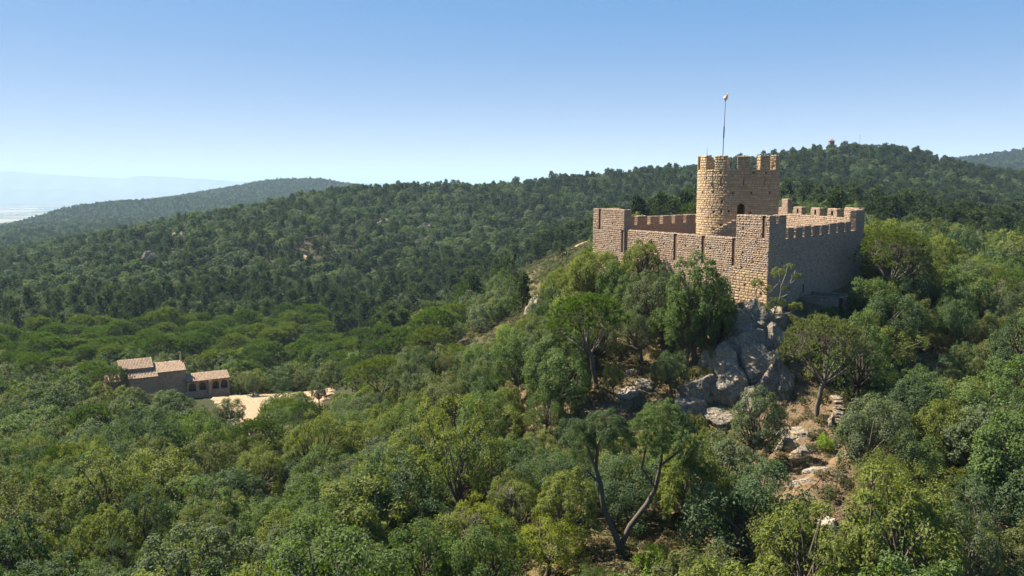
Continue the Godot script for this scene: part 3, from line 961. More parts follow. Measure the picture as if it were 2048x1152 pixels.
	for c in arches:
		var m: float = (c[0] + c[1]) / 2.0
		var rr: float = (c[1] - c[0]) / 2.0
		for s in [-1.0, 1.0]:
			w.m.quad(P.call(m + s * rr, 1.55, 1.0), P.call(m + s * rr, 3.35, 1.0), P.call(m + s * rr, 3.35, 0.62), P.call(m + s * rr, 1.55, 0.62), st.cols[2])
			for k in 6:
				var g0 := PI / 2 * k / 6.0
				var g1 := PI / 2 * (k + 1) / 6.0
				var p0 := [m + s * rr * cos(g0), 3.35 - rr + rr * sin(g0)]
				var p1 := [m + s * rr * cos(g1), 3.35 - rr + rr * sin(g1)]
				for z in [1.0, 0.62]: w.m.quad(P.call(m + s * rr, p0[1], z), P.call(p0[0], p0[1], z), P.call(p1[0], p1[1], z), P.call(m + s * rr, p1[1], z), st.cols[2])
				w.m.quad(P.call(p0[0], p0[1], 1.0), P.call(p1[0], p1[1], 1.0), P.call(p1[0], p1[1], 0.62), P.call(p0[0], p0[1], 0.62), st.cols[2])
		block(w, P, [c[0] - 0.08, c[1] + 0.08], [1.42, 1.56], [0.6, 1.1], "oilrt", {"h": 0.2, "w": 1.6, "proud": 0.01, "rough": 0.02, "mortar": Color(0.390, 0.328, 0.257), "recess": Color.BLACK, "cols": [Color(0.390, 0.328, 0.257)]})
	block(w, P, [8.85, 9.4], [-1.5, 3.6], [1.02, 1.7], "olrt", st)
	var pw := part("porch_wall", w.m.mesh(), M.mortar, root)
	part("masonry", w.s.mesh(), M.stone, pw, true)
	roof.call("porch_roof", [x0, x1], 3.9, 4.95, 1.0, -1.3, -2.4, 0.3)
	var q := Tri.new()
	q.box(Transform3D(Basis(), P.call(12.55, 1.95, -1.6)), Vector3(0.35, 0.7, 0.1), Color(0.624, 0.616, 0.593))
	q.box(Transform3D(Basis(), P.call(7.5, 2.85, -1.7)), Vector3(0.5, 0.6, 0.06), Color(0.624, 0.616, 0.593))
	part("white_panel", q.mesh(), M.plain, root)  # two plain white boxes set inside the porch
	# the small tower house on the far hill and the mast beside it
	var hp := Vector3(259.1, 0, -700)
	hp.y = height(hp.x, hp.z)
	var lookout := thing("lookout_tower", hp, "small square lookout tower with pyramid roof on the wooded summit", "tower")
	var top := 37.4 - hp.y
	for k in 4: clear_discs.append(Vector3(hp.x * (1.0 - k * 0.007), hp.z * (1.0 - k * 0.007), 4.5))
	q = Tri.new()
	q.box(Transform3D(Basis(), Vector3(0, top / 2.0, 0)), Vector3(3.6, top, 3.6), Color(0.257, 0.195, 0.156))
	var wl := part("wall", q.mesh(), M.mortar, lookout)
	for k in 3:
		q = Tri.new()
		q.box(Transform3D(Basis(), Vector3(-1.1 + 1.1 * k, top - 1.5, 1.84)), Vector3(0.6, 1.3, 0.1), Color(0.023, 0.023, 0.027))
		part("window", q.mesh(), M.plain, wl)
	q = Tri.new()
	for k in 4:
		var s := [[-1, -1], [1, -1], [1, 1], [-1, 1]]
		q.tri(Vector3(s[k][0] * 2.3, top, s[k][1] * 2.3), Vector3(s[(k + 1) % 4][0] * 2.3, top, s[(k + 1) % 4][1] * 2.3), Vector3(0, top + 1.8, 0), Color(0.234, 0.133, 0.094))
	part("roof", q.mesh(), M.plain, lookout)
	hp = Vector3(282.1, 0, -700)
	hp.y = height(hp.x, hp.z)
	var mast := thing("radio_mast", hp, "thin lattice mast standing above the pines on the summit", "mast")
	var mh := 43.0 - hp.y
	q = Tri.new()
	q.tube([Vector3.ZERO, Vector3(0, mh, 0)], [0.22, 0.1], 6, Color(0.234, 0.242, 0.257))
	part("shaft", q.mesh(), M.metal, mast)
	q = Tri.new()
	q.box(Transform3D(Basis(), Vector3(0, mh - 1.2, 0)), Vector3(1.2, 0.15, 0.15), Color(0.234, 0.242, 0.257))
	part("crossbar", q.mesh(), M.metal, mast)

# ------------------------------------------------------------------ trees
func leaf(t: Tri, p: Vector3, n: Vector3, long: float, wide: float, r: RandomNumberGenerator, col: Color) -> void:
	var d := n.cross(Vector3(r.randfn(), r.randfn(), r.randfn())).normalized()
	var e := n.cross(d)
	var k := t.v.size()
	t.v.append(p - d * long * 0.5)
	t.v.append(p + e * wide * 0.5 + n * wide * 0.2)
	t.v.append(p + d * long * 0.5)
	t.v.append(p - e * wide * 0.5 + n * wide * 0.2)
	for j in 4: t.c.append(col)
	t.i.append(k); t.i.append(k + 1); t.i.append(k + 2); t.i.append(k); t.i.append(k + 2); t.i.append(k + 3)

func ball(r: RandomNumberGenerator) -> Vector3:
	return Vector3(r.randfn(), r.randfn(), r.randfn()).normalized()

func bough(t: Tri, a: Vector3, b: Vector3, r0: float, r1: float, bend: float, sides: int, r: RandomNumberGenerator, col: Color) -> void:
	var n := 4
	var pts := []
	var rad := []
	var off := Vector3(r.randfn(), r.randfn() * 0.5, r.randfn()) * bend * a.distance_to(b)
	for k in n + 1:
		var f := float(k) / n
		pts.append(a.lerp(b, f) + off * sin(PI * f) * 0.6 + Vector3(r.randfn(), 0, r.randfn()) * bend * 0.12 * a.distance_to(b) * float(k > 0 and k < n))
		rad.append(lerpf(r0, r1, f))
	t.tube(pts, rad, sides, col)

# a broad crown of radius 1 made of clumps of tufts of leaves; returns [crown, trunk]
func oak(seed_: int, clumps: int, tufts: int, per: int, size: float, squat := 1.0, loose := 1.0, wild := 0.0) -> Array:
	var r := RandomNumberGenerator.new()
	r.seed = seed_
	var t := Tri.new()
	var w := Tri.new()
	var bark := Color(1, 1, 1)
	var fork := Vector3(r.randf_range(-0.08, 0.08), 0.55, r.randf_range(-0.08, 0.08))
	bough(w, Vector3(0, -0.15, 0), fork, 0.085, 0.06, 0.12, 6, r, bark)
	var mid := Vector3(0, 1.0 * squat, 0)
	for k in clumps:
		var a := k * 2.39996 + r.randf_range(-0.4, 0.4)
		var up := lerpf(-0.62, 1.0, (k + 0.5) / clumps)
		var flat := sqrt(maxf(1.0 - up * up, 0.0))
		var reach := r.randf_range(0.58, 0.84) * (1.0 + wild * (0.55 * sin(a * 1.0 + seed_) + 0.3 * sin(a * 2.0 + seed_ * 2.3)))
		if wild > 0.0 and r.randf() < wild * 0.35: reach *= r.randf_range(1.1, 1.35)
		var c := mid + Vector3(cos(a) * flat * reach, up * reach * 0.78 * squat, sin(a) * flat * reach)
		var cr := r.randf_range(0.19, 0.31) * sqrt(28.0 / maxf(clumps, 14))
		if k % 2 == 0 or per > 6: bough(w, fork, c, 0.035, 0.008, 0.16, 4, r, bark)
		var out := (c - mid).normalized()
		var shade := r.randf_range(0.86, 1.14)
		for q in tufts:
			var d := (ball(r) + out * 0.55 + Vector3(0, 0.35, 0)).normalized()
			var tc := c + d * cr * r.randf_range(0.72, 1.05)
			var tone := shade * r.randf_range(0.78, 1.25)
			var warm := r.randf_range(0.9, 1.12)
			var col := Color(tone * warm, tone, tone * r.randf_range(0.85, 1.1))
			var spread := cr * 0.34 * loose
			for m in per:
				var o := ball(r)
				var n := (d * 0.9 + Vector3(0, 0.3, 0) + ball(r) * 0.6).normalized()
				leaf(t, tc + o * spread * r.randf_range(0.3, 1.0), n, size * r.randf_range(0.8, 1.3), size * r.randf_range(0.5, 0.75), r, col)
	if wild > 0.0:      # dead limbs poking out
		for k in 3:
			var a := r.randf() * TAU
			var e := mid + Vector3(cos(a) * r.randf_range(0.7, 1.05), r.randf_range(-0.3, 0.5), sin(a) * r.randf_range(0.7, 1.05))
			bough(w, fork.lerp(mid, 0.5), e, 0.02, 0.006, 0.2, 4, r, Color(1.9, 1.9, 1.9))
			for m in 3: bough(w, mid.lerp(e, r.randf_range(0.6, 0.95)), e + ball(r) * 0.2, 0.007, 0.003, 0.2, 3, r, Color(1.9, 1.9, 1.9))
	return [t.mesh(), w.mesh(true)]

# an umbrella pine of crown radius 1: bare fanning boughs under a flat dome of needle tufts
func umbrella(seed_: int, clumps: int, tufts: int, per: int, size: float, lean := Vector3.ZERO, tall := 1.35, dome := 0.56) -> Array:
	var r := RandomNumberGenerator.new()
	r.seed = seed_
	var t := Tri.new()
	var w := Tri.new()
	var bark := Color(1, 1, 1)
	var fork := Vector3(lean.x, tall * 0.62, lean.z)
	var pts := []
	for k in 6:
		var f := k / 5.0
		pts.append(Vector3(lean.x * f * f, lerpf(-0.15, tall * 0.62, f), lean.z * f * f) + Vector3(r.randfn(), 0, r.randfn()) * 0.008)
	w.tube(pts, [0.068, 0.06, 0.056, 0.052, 0.05, 0.046], 7, bark)
	var boughs := []
	for k in 11:
		var a := k * 2.39996 + r.randf_range(-0.3, 0.3)
		var reach := r.randf_range(0.35, 0.62)
		var e := fork + Vector3(cos(a) * reach, r.randf_range(0.38, 0.6), sin(a) * reach)
		bough(w, fork - Vector3(0, r.randf() * 0.1, 0), e, 0.026, 0.012, 0.1, 5, r, bark)
		boughs.append(e)
	for k in clumps:
		var f := sqrt((k + 0.5) / clumps)
		var a := k * 2.39996 + r.randf_range(-0.25, 0.25)
		var rise := dome * sqrt(maxf(1.0 - f * f * 0.94, 0.0))
		var c := Vector3(lean.x + cos(a) * f * 0.86, tall + 0.02 + rise * r.randf_range(0.9, 1.08) - (0.16 if f > 0.8 else (0.06 * r.randf() if f > 0.5 else 0.0)), lean.z + sin(a) * f * 0.86)
		var near: Vector3 = boughs[0]
		for e in boughs:
			if e.distance_squared_to(c) < near.distance_squared_to(c): near = e
		bough(w, near, c, 0.011, 0.004, 0.1, 3, r, bark)
		for m in 2: bough(w, near.lerp(c, r.randf_range(0.3, 0.8)), c + Vector3(r.randfn() * 0.14, -0.05 + r.randfn() * 0.04, r.randfn() * 0.14), 0.005, 0.002, 0.1, 3, r, bark)
		var shade := r.randf_range(0.85, 1.15)
		var cr := r.randf_range(0.17, 0.25)
		for q in tufts:
			var d := (ball(r) + Vector3(0, 0.5, 0)).normalized()
			var p := c + Vector3(d.x * cr, d.y * cr * 0.72, d.z * cr) * r.randf_range(0.5, 1.05)
			var tone := shade * r.randf_range(0.75, 1.25)
			var col := Color(tone * r.randf_range(0.92, 1.1), tone, tone * r.randf_range(0.85, 1.1))
			var ax := (d + Vector3(0, 0.7, 0)).normalized()
			for m in per:
				var n := (ax + ball(r) * 0.75).normalized()
				var s := n.cross(ball(r)).normalized() * size * 0.13
				t.tri(p - s, p + s, p + n * size * r.randf_range(0.7, 1.2), col)
	return [t.mesh(), w.mesh(true)]

# a tall pine of height 1: bare lower trunk, uneven tiers of tufts
func tall_pine(seed_: int, clumps: int, tufts: int, per: int, size: float, wide: float, low: float) -> Array:
	var r := RandomNumberGenerator.new()
	r.seed = seed_
	var t := Tri.new()
	var w := Tri.new()
	var top := Vector3(r.randfn() * 0.02, 0.93, r.randfn() * 0.02)
	w.tube([Vector3(0, -0.1, 0), top * 0.5 + Vector3(r.randfn(), 0, r.randfn()) * 0.012, top], [0.018, 0.013, 0.004], 5, Color.WHITE)
	for k in clumps:
		var f := (k + r.randf()) / clumps
		var y := lerpf(low, 0.97, f)
		var a := k * 2.39996 + r.randf_range(-0.5, 0.5)
		var rad := wide * (0.95 * pow(1.0 - f, 0.55) * (0.75 + 0.25 * sin(f * 9.0)) + 0.06) * r.randf_range(0.7, 1.15)
		var c := Vector3(cos(a) * rad * 0.62, y, sin(a) * rad * 0.62)
		bough(w, Vector3(0, y - 0.06, 0), c, 0.005, 0.002, 0.08, 3, r, Color.WHITE)
		var cr := maxf(rad * 0.55, wide * 0.2)
		var shade := r.randf_range(0.82, 1.16)
		for q in tufts:
			var d := (ball(r) + Vector3(0, 0.45, 0) + Vector3(c.x, 0, c.z) * 1.5).normalized()
			var p := c + Vector3(d.x * cr, d.y * cr * 0.6, d.z * cr) * r.randf_range(0.55, 1.05)
			var tone := shade * r.randf_range(0.72, 1.25)
			var col := Color(tone * r.randf_range(0.92, 1.1), tone, tone * r.randf_range(0.85, 1.1))
			for m in per:
				var n := (d + Vector3(0, 0.5, 0) + ball(r) * 0.9).normalized()
				var s := n.cross(ball(r)).normalized() * size * 0.2
				t.tri(p - s, p + s, p + n * size * r.randf_range(0.7, 1.2), col)
	return [t.mesh(), w.mesh(true)]

# crown and trunk in one mesh for copies that read as one mass
func merged(pair: Array, bark: Color) -> ArrayMesh:
	var t := Tri.new()
	for k in 2:
		var a: Array = pair[k].surface_get_arrays(0)
		var first := t.v.size()
		t.v.append_array(a[Mesh.ARRAY_VERTEX])
		if k == 0: t.c.append_array(a[Mesh.ARRAY_COLOR])
		else:
			for q in a[Mesh.ARRAY_VERTEX].size(): t.c.append(bark)
		for q in a[Mesh.ARRAY_INDEX]: t.i.append(first + q)
	return t.mesh()

var models := {}
var tints := {
	"oak": [Color(0.116, 0.146, 0.076), Color(0.094, 0.143, 0.042), Color(0.150, 0.178, 0.040), Color(0.066, 0.106, 0.046), Color(0.124, 0.142, 0.052), Color(0.180, 0.210, 0.020)],
	"umbrella": [Color(0.076, 0.124, 0.022), Color(0.058, 0.098, 0.018), Color(0.105, 0.140, 0.030), Color(0.125, 0.148, 0.055)],
	"pine": [Color(0.052, 0.080, 0.036), Color(0.041, 0.064, 0.032), Color(0.066, 0.094, 0.040)],
	"shrub": [Color(0.112, 0.130, 0.053), Color(0.147, 0.159, 0.053), Color(0.088, 0.106, 0.047), Color(0.153, 0.136, 0.071)],
	"lime": [Color(0.177, 0.277, 0.021)],
}
var words := {
	"oak": ["grey green", "mid green", "yellow green", "dark green", "olive"],
	"umbrella": ["bright green", "dark green", "yellowish green", "pale green"],
	"pine": ["green", "dark blue green", "light green"],
	"shrub": ["green", "pale green", "dark green", "brownish"],
}
var leaf_mats := {}

func build_models() -> void:
	models.oak = [[], [], []]
	for k in 6: models.oak[0].append(oak(10 + k, [36, 42, 30, 46, 34, 26][k], [30, 28, 32, 26, 30, 34][k], 9, [0.052, 0.05, 0.056, 0.05, 0.054, 0.06][k], [1.0, 1.15, 0.9, 1.25, 1.0, 1.1][k], [1.0, 0.9, 1.2, 1.0, 1.1, 1.3][k], [0.2, 0.3, 0.25, 0.15, 0.3, 0.35][k]))
	for k in 6: models.oak[0].append(oak(210 + k, [22, 28, 32, 24, 38, 18][k], [30, 28, 26, 34, 24, 36][k], 9, [0.058, 0.046, 0.05, 0.064, 0.044, 0.06][k], [1.2, 1.0, 1.35, 1.1, 1.2, 0.95][k], [1.1, 1.3, 1.0, 1.4, 1.0, 1.2][k], [0.5, 0.35, 0.45, 0.6, 0.3, 0.55][k]))
	for k in 4: models.oak[1].append(oak(30 + k, 20, 20, 5, 0.1, 1.0 + 0.1 * k, 1.0, 0.3))
	for k in 4: models.oak[2].append(oak(40 + k, 16, 10, 4, 0.22, 1.0 + 0.1 * k))
	models.umbrella = [[], [], []]
	for k in 4: models.umbrella[0].append(umbrella(50 + k, 60, 22, 8, 0.085, Vector3([0.05, -0.1, 0.12, 0.0][k], 0, 0.05)))
	for k in 3: models.umbrella[1].append(umbrella(60 + k, 36, 14, 5, 0.16))
	for k in 2: models.umbrella[2].append(umbrella(65 + k, 20, 8, 4, 0.26))
	models.pine = [[], [], []]
	for k in 3: models.pine[0].append(tall_pine(70 + k, 26, 22, 7, 0.045, 0.24, 0.38))
	for k in 5: models.pine[1].append(tall_pine(80 + k, 20, 14, 4, 0.075, [0.3, 0.36, 0.32, 0.4, 0.27][k], [0.3, 0.42, 0.36, 0.45, 0.25][k]))
	for k in 5: models.pine[2].append(tall_pine(90 + k, 18, 12, 4, 0.1, [0.36, 0.42, 0.38, 0.46, 0.32][k], [0.3, 0.4, 0.35, 0.42, 0.22][k]))
	models.shrub = [[], [], []]
	for k in 3: models.shrub[0].append(oak(110 + k, 14, 20, 6, 0.1, 0.62, 1.3))
	for k in 2: models.shrub[1].append(oak(120 + k, 9, 10, 4, 0.22, 0.6, 1.2))
	for k in 2: models.shrub[2].append(oak(130 + k, 6, 6, 3, 0.4, 0.6))
	for kind in tints:
		leaf_mats[kind] = []
		for c in tints[kind]: leaf_mats[kind].append(leaf_mat(c))

func tree(called: String, kind: String, lod: int, variant: int, tint: int, p: Vector3, size: Vector3, turn: float, label: String, category: String, group := "") -> Node3D:
	var o := thing(called, p, label, category, group, turn)
	var list: Array = models[kind][lod]
	var m: Array = list[variant % list.size()]
	var trunk := part("trunk", m[1], M.bark_pine if kind in ["umbrella", "pine"] else M.bark, o)
	var mats: Array = leaf_mats["lime" if tint < 0 else kind]
	var crown := part("crown", m[0], mats[maxi(tint, 0) % mats.size()], o)
	trunk.scale = size
	crown.scale = size
	o.rotation.x = sin(p.x * 12.9) * 0.09
	o.rotation.z = sin(p.z * 7.7) * 0.09
	return o

# ------------------------------------------------------------------ where trees may stand
var bare_discs := []
var clear_discs := []      # x, z, radius

func in_poly(x: float, z: float, poly: Array) -> bool:
	var inside := false
	var j := poly.size() - 1
	for i in poly.size():
		var a: Vector2 = poly[i]
		var b: Vector2 = poly[j]
		if (a.y > z) != (b.y > z) and x < (b.x - a.x) * (z - a.y) / (b.y - a.y) + a.x: inside = not inside
		j = i
	return inside

var castle_poly := [Vector2(24.2, -77.5), Vector2(8.5, -107), Vector2(39, -132.5), Vector2(45.5, -103)]
var terrace_poly := []
var chapel_poly := []
var sight := []            # per direction, the steepest sight line so far at each step of distance

func survey_sight() -> void:
	for b in 240:
		var th := lerpf(-0.7, 0.7, b / 239.0)
		var row := PackedFloat32Array()
		var top := -9.0
		for k in 130:
			var r := 20.0 * exp(k * 0.04)
			row.append(top)
			top = maxf(top, (height(sin(th) * r, -cos(th) * r) + 1.5) / r)
		sight.append(row)

func seen(x: float, z: float, top: float) -> bool:
	var th := atan2(x, -z)
	var r := Vector2(x, z).length()
	if absf(th) > 0.63: return false
	var b := clampi(int((th + 0.7) / 1.4 * 239.0), 0, 239)
	var k := clampi(int(log(r / 20.0) / 0.04), 0, 129)
	return top / r > sight[b][k] - 0.004

var spots := {"oak": [], "umbrella": [], "pine": [], "shrub": []}

func roomy(x: float, z: float, room: float) -> bool:
	for d in clear_discs:
		if Vector2(x - d.x, z - d.y).length() < d.z + room: return false
	if in_poly(x, z, castle_poly): return false
	if z < -120 and z > -230 and x < -30:
		if in_poly(x, z, terrace_poly) or in_poly(x, z, chapel_poly): return false
	return true

# how high the woods may reach: the ground beyond them shows over their tops (px, py of the highest leaf)
var canopy := [[-100, 690], [60, 700], [180, 730], [235, 760], [250, 812], [372, 815], [375, 838], [455, 838], [458, 872], [545, 872], [560, 800], [600, 800], [640, 830], [668, 830], [690, 730], [800, 715], [830, 690], [940, 690], [1000, 690], [1050, 650], [1080, 602], [1110, 565], [1150, 522], [1190, 492], [1250, 475], [1325, 540], [1470, 560], [1480, 690], [1560, 690], [1580, 640], [1700, 605], [1725, 560], [1745, 452], [1800, 440], [1850, 470], [1950, 510], [2060, 540], [2300, 540]]

var front := [[1150, 790], [1175, 800], [1200, 865], [1325, 870], [1345, 850], [1560, 850], [1585, 925], [1620, 965], [1675, 965], [1700, 935], [1720, 830], [1745, 790], [1790, 780]]

func limit_py(px: float, r: float) -> float:
	if r < 61.0 and px > 40 and px < 300: return 1105.0
	if r < 83.0 and px > 435 and px < 595: return 985.0
	if r < 110.0 and px > 680 and px < 835: return 805.0
	if r < 122.0 and px > 830 and px < 945: return 750.0
	if r < 43.5 and px > 890 and px < 1185: return 1140.0
	if r < 48.5 and px > 1140 and px < 1345: return 1125.0
	if r < 49.0 and px >= 1345 and px < 1440: return 1085.0
	if r < 52.0 and px > 1625 and px < 1715: return 1045.0
	if r < 56.5 and px > 1560 and px < 1720: return 985.0
	if r < 75.0 and px > 1150 and px < 1790:
		for k in front.size() - 1:
			if px >= front[k][0] and px <= front[k + 1][0]: return lerpf(front[k][1], front[k + 1][1], (px - front[k][0]) / (front[k + 1][0] - front[k][0]))
	if r < 172.0:
		for k in canopy.size() - 1:
			if px >= canopy[k][0] and px <= canopy[k + 1][0]: return lerpf(canopy[k][1], canopy[k + 1][1], (px - canopy[k][0]) / (canopy[k + 1][0] - canopy[k][0]))
	elif r < 338.0:
		if (px > 375 and px < 485) or (px > 850 and px < 910) or (px > 20 and px < 75): return 603.0
		if px > 1030 and px < 1085: return 605.0
		if px > 1105 and px < 1190: return 489.0
	return -1000.0

func py_of(x: float, y: float, z: float) -> float:
	var d := -z * cos(PITCH) - y * sin(PITCH)
	return 576.0 - FOCAL * (y * cos(PITCH) - z * sin(PITCH)) / d

func scatter(r0: float, r1: float, step: float) -> void:
	var nz := FastNoiseLite.new()
	nz.seed = 21
	nz.frequency = 0.012
	var nz2 := FastNoiseLite.new()
	nz2.seed = 22
	nz2.frequency = 0.035
	var n := int(r1 / step) + 1
	for j in range(int(r0 * 0.78 / step), n + 1):
		var zz := -j * step
		var half := int(absf(zz) * 0.72 / step) + 1
		for i in range(-half, half + 1):
			var x := (i + (0.5 if j % 2 else 0.0)) * step + rng.randf_range(-0.38, 0.38) * step
			var z := zz + rng.randf_range(-0.38, 0.38) * step
			var roll := rng.randf()
			var grow := rng.randf()
			var turn := rng.randf() * TAU
			var r := Vector2(x, z).length()
			if r < r0 or r >= r1 or z > -20: continue
			if not seen(x, z, height(x, z) + 9.0): continue
			var px := 1024.0 + 1690.0 * x / -z
			var q := nz.get_noise_2d(x, z)
			var q2 := nz2.get_noise_2d(x, z)
			var kind := "oak"
			var size := 0.0
			if r < 205:
				kind = "oak"
				if px > 640 and px < 960 and r > 140 and roll < 0.35: kind = "umbrella"
				elif r > 100 and roll < 0.06: kind = "umbrella"
				elif roll > 0.92: kind = "shrub"
				if px > 1030 and px < 1200 and r > 135: kind = "shrub"
			elif r < 222 and px < 660: kind = "oak"
			elif r < 305 and px < 660: kind = "umbrella" if roll < 0.9 else "oak"
			elif r < 260 and px < 950: kind = "umbrella" if roll < 0.4 else ("pine" if roll < 0.7 else "oak")
			elif px > 1025 and px < 1200 and r < 345: kind = "shrub" if roll < 0.93 else "pine"
			elif r < 400 and px < 1100: kind = "shrub" if roll < 0.3 + q else ("pine" if roll < 0.65 + q else "oak")
			elif px > 1450 and r < 330: kind = "oak" if roll < 0.75 + q else "pine"
			elif px < 950 and px > 520 and r > 470 and r < 680 and q2 + q > -0.12: kind = "shrub" if roll < 0.4 else ("oak" if roll < 0.8 else "pine")
			elif px < 520 and r < 520: kind = "oak" if roll < 0.6 + q else "pine"
			else: kind = "pine" if roll < (0.52 if px < 1150 else 0.66) + q * 0.7 else "oak"
			if kind == "oak": size = lerpf(1.9, 3.5, grow * grow) * (1.0 if r < 150 else (1.1 if r < 400 else 1.45 + q2 * 0.5))
			elif kind == "umbrella": size = lerpf(2.3, 4.7, grow)
			elif kind == "pine": size = lerpf(6.0, 12.0, grow) * (1.0 + 0.35 * q2) * (1.08 if px > 1100 or r < 400 else 0.95)
			else: size = lerpf(0.7, 1.7, grow) * (1.0 if r < 400 else 1.3)
			if kind == "shrub" and r < 1200 and r > 190 and roll < 0.12: continue
			var ys := 1.0
			if kind == "oak": ys = lerpf(0.9, 1.4, rng.randf()) if r < 130 else lerpf(0.85, 1.15, rng.randf())
			elif kind == "umbrella": ys = lerpf(0.8, 1.2, rng.randf())
			if kind == "umbrella" and r > 200 and rng.randf() < 0.14: continue
			var lim := limit_py(px, r)
			var unit: float = {"oak": 2.0, "umbrella": 2.0, "pine": 1.0, "shrub": 1.25}[kind]
			if lim > 0.0:
				var ground := height(x, z)
				var full := size
				while size > full * 0.4 and py_of(x, ground + size * ys * unit, z) < lim: size *= 0.92
				if size <= full * 0.4: continue
			if not roomy(x, z, size * 0.45 if kind != "pine" else 1.2): continue
			spots[kind].append({"x": x, "z": z, "r": r, "size": size, "turn": turn, "q": q2, "px": px, "ys": ys})

func scatter_scrub() -> void:   # low bushes on the open slope behind the castle's left flank
	var z := -92.0
	while z > -345.0:
		var x := -15.0
		while x < 38.0:
			var p := Vector2(x + rng.randf_range(-0.9, 0.9), z + rng.randf_range(-0.9, 0.9))
			var grow := rng.randf()
			var turn := rng.randf() * TAU
			x += 1.9
			var px := 1024.0 + 1690.0 * p.x / -p.y
			if px < 930 or px > 1215 or rng.randf() < 0.12: continue
			var size := lerpf(0.55, 1.25, grow * grow)
			var lim := limit_py(px, p.length())
			if lim > 0 and py_of(p.x, height(p.x, p.y) + size * 1.25, p.y) < lim: size *= 0.6
			if not roomy(p.x, p.y, 0.3): continue
			spots.shrub.append({"x": p.x, "z": p.y, "r": p.length(), "size": size, "turn": turn, "q": rng.randf_range(-0.5, 0.5), "px": px, "ys": 1.0})
		z -= 1.9

func undergrowth() -> void:   # dry tussocks and seedlings under and between the near trees
	var list := []
	var z := -27.0
	while z > -125.0:
		var x := z * 0.68
		while x < -z * 0.68:
			var p := Vector2(x + rng.randf_range(-0.6, 0.6), z + rng.randf_range(-0.6, 0.6))
			x += 1.0
			var size := lerpf(0.22, 0.7, pow(rng.randf(), 1.6))
			var turn := rng.randf() * TAU
			var k := rng.randi() % 6
			if rng.randf() < 0.1 or in_poly(p.x, p.y, castle_poly): continue
			var bare := false
			for d in bare_discs:
				if Vector2(p.x - d.x, p.y - d.y).length() < d.z: bare = true
			if bare: continue
			var c: Color = [Color(0.1, 0.1, 0.045), Color(0.15, 0.12, 0.06), Color(0.085, 0.1, 0.04), Color(0.17, 0.135, 0.075), Color(0.11, 0.125, 0.04), Color(0.075, 0.085, 0.035)][k]
			list.append([Transform3D(Basis(Vector3.UP, turn).scaled(Vector3(size, size * rng.randf_range(0.6, 1.1), size)), Vector3(p.x, height(p.x, p.y) - 0.05, p.y)), c])
		z -= 1.0
	var mm := MultiMesh.new()
	mm.transform_format = MultiMesh.TRANSFORM_3D
	mm.use_colors = true
	mm.mesh = merged(models.shrub[1][0], Color(1.4, 1.1, 1.2))
	mm.instance_count = list.size()
	for k in list.size():
		mm.set_instance_transform(k, list[k][0])
		mm.set_instance_color(k, list[k][1])
	var o := MultiMeshInstance3D.new()
	o.name = "undergrowth"
	o.multimesh = mm
	o.material_override = M.leaf_mass
	add_child(o)
	o.set_meta("kind", "stuff")
	tag(o, "dry tussocks and seedlings covering the ground under the oaks", "undergrowth")

func zone(s: Dictionary) -> String:
	if Vector2(s.x + 55, s.z + 168).length() < 42: return "standing round the chapel clearing"
	if s.r < 74: return "on the slope below the crag" if s.px > 1250 else "in the thick wood below the chapel"
	if s.px > 1560 and s.r < 160: return "beside the castle's shaded wall"
	if s.r < 135: return "on the flank left of the crag" if s.px > 900 else "in the wood this side of the chapel"
	if s.r < 205: return "in the wood level with the chapel"
	if s.r < 320: return "behind the chapel"
	return "on the hillside across the valley"

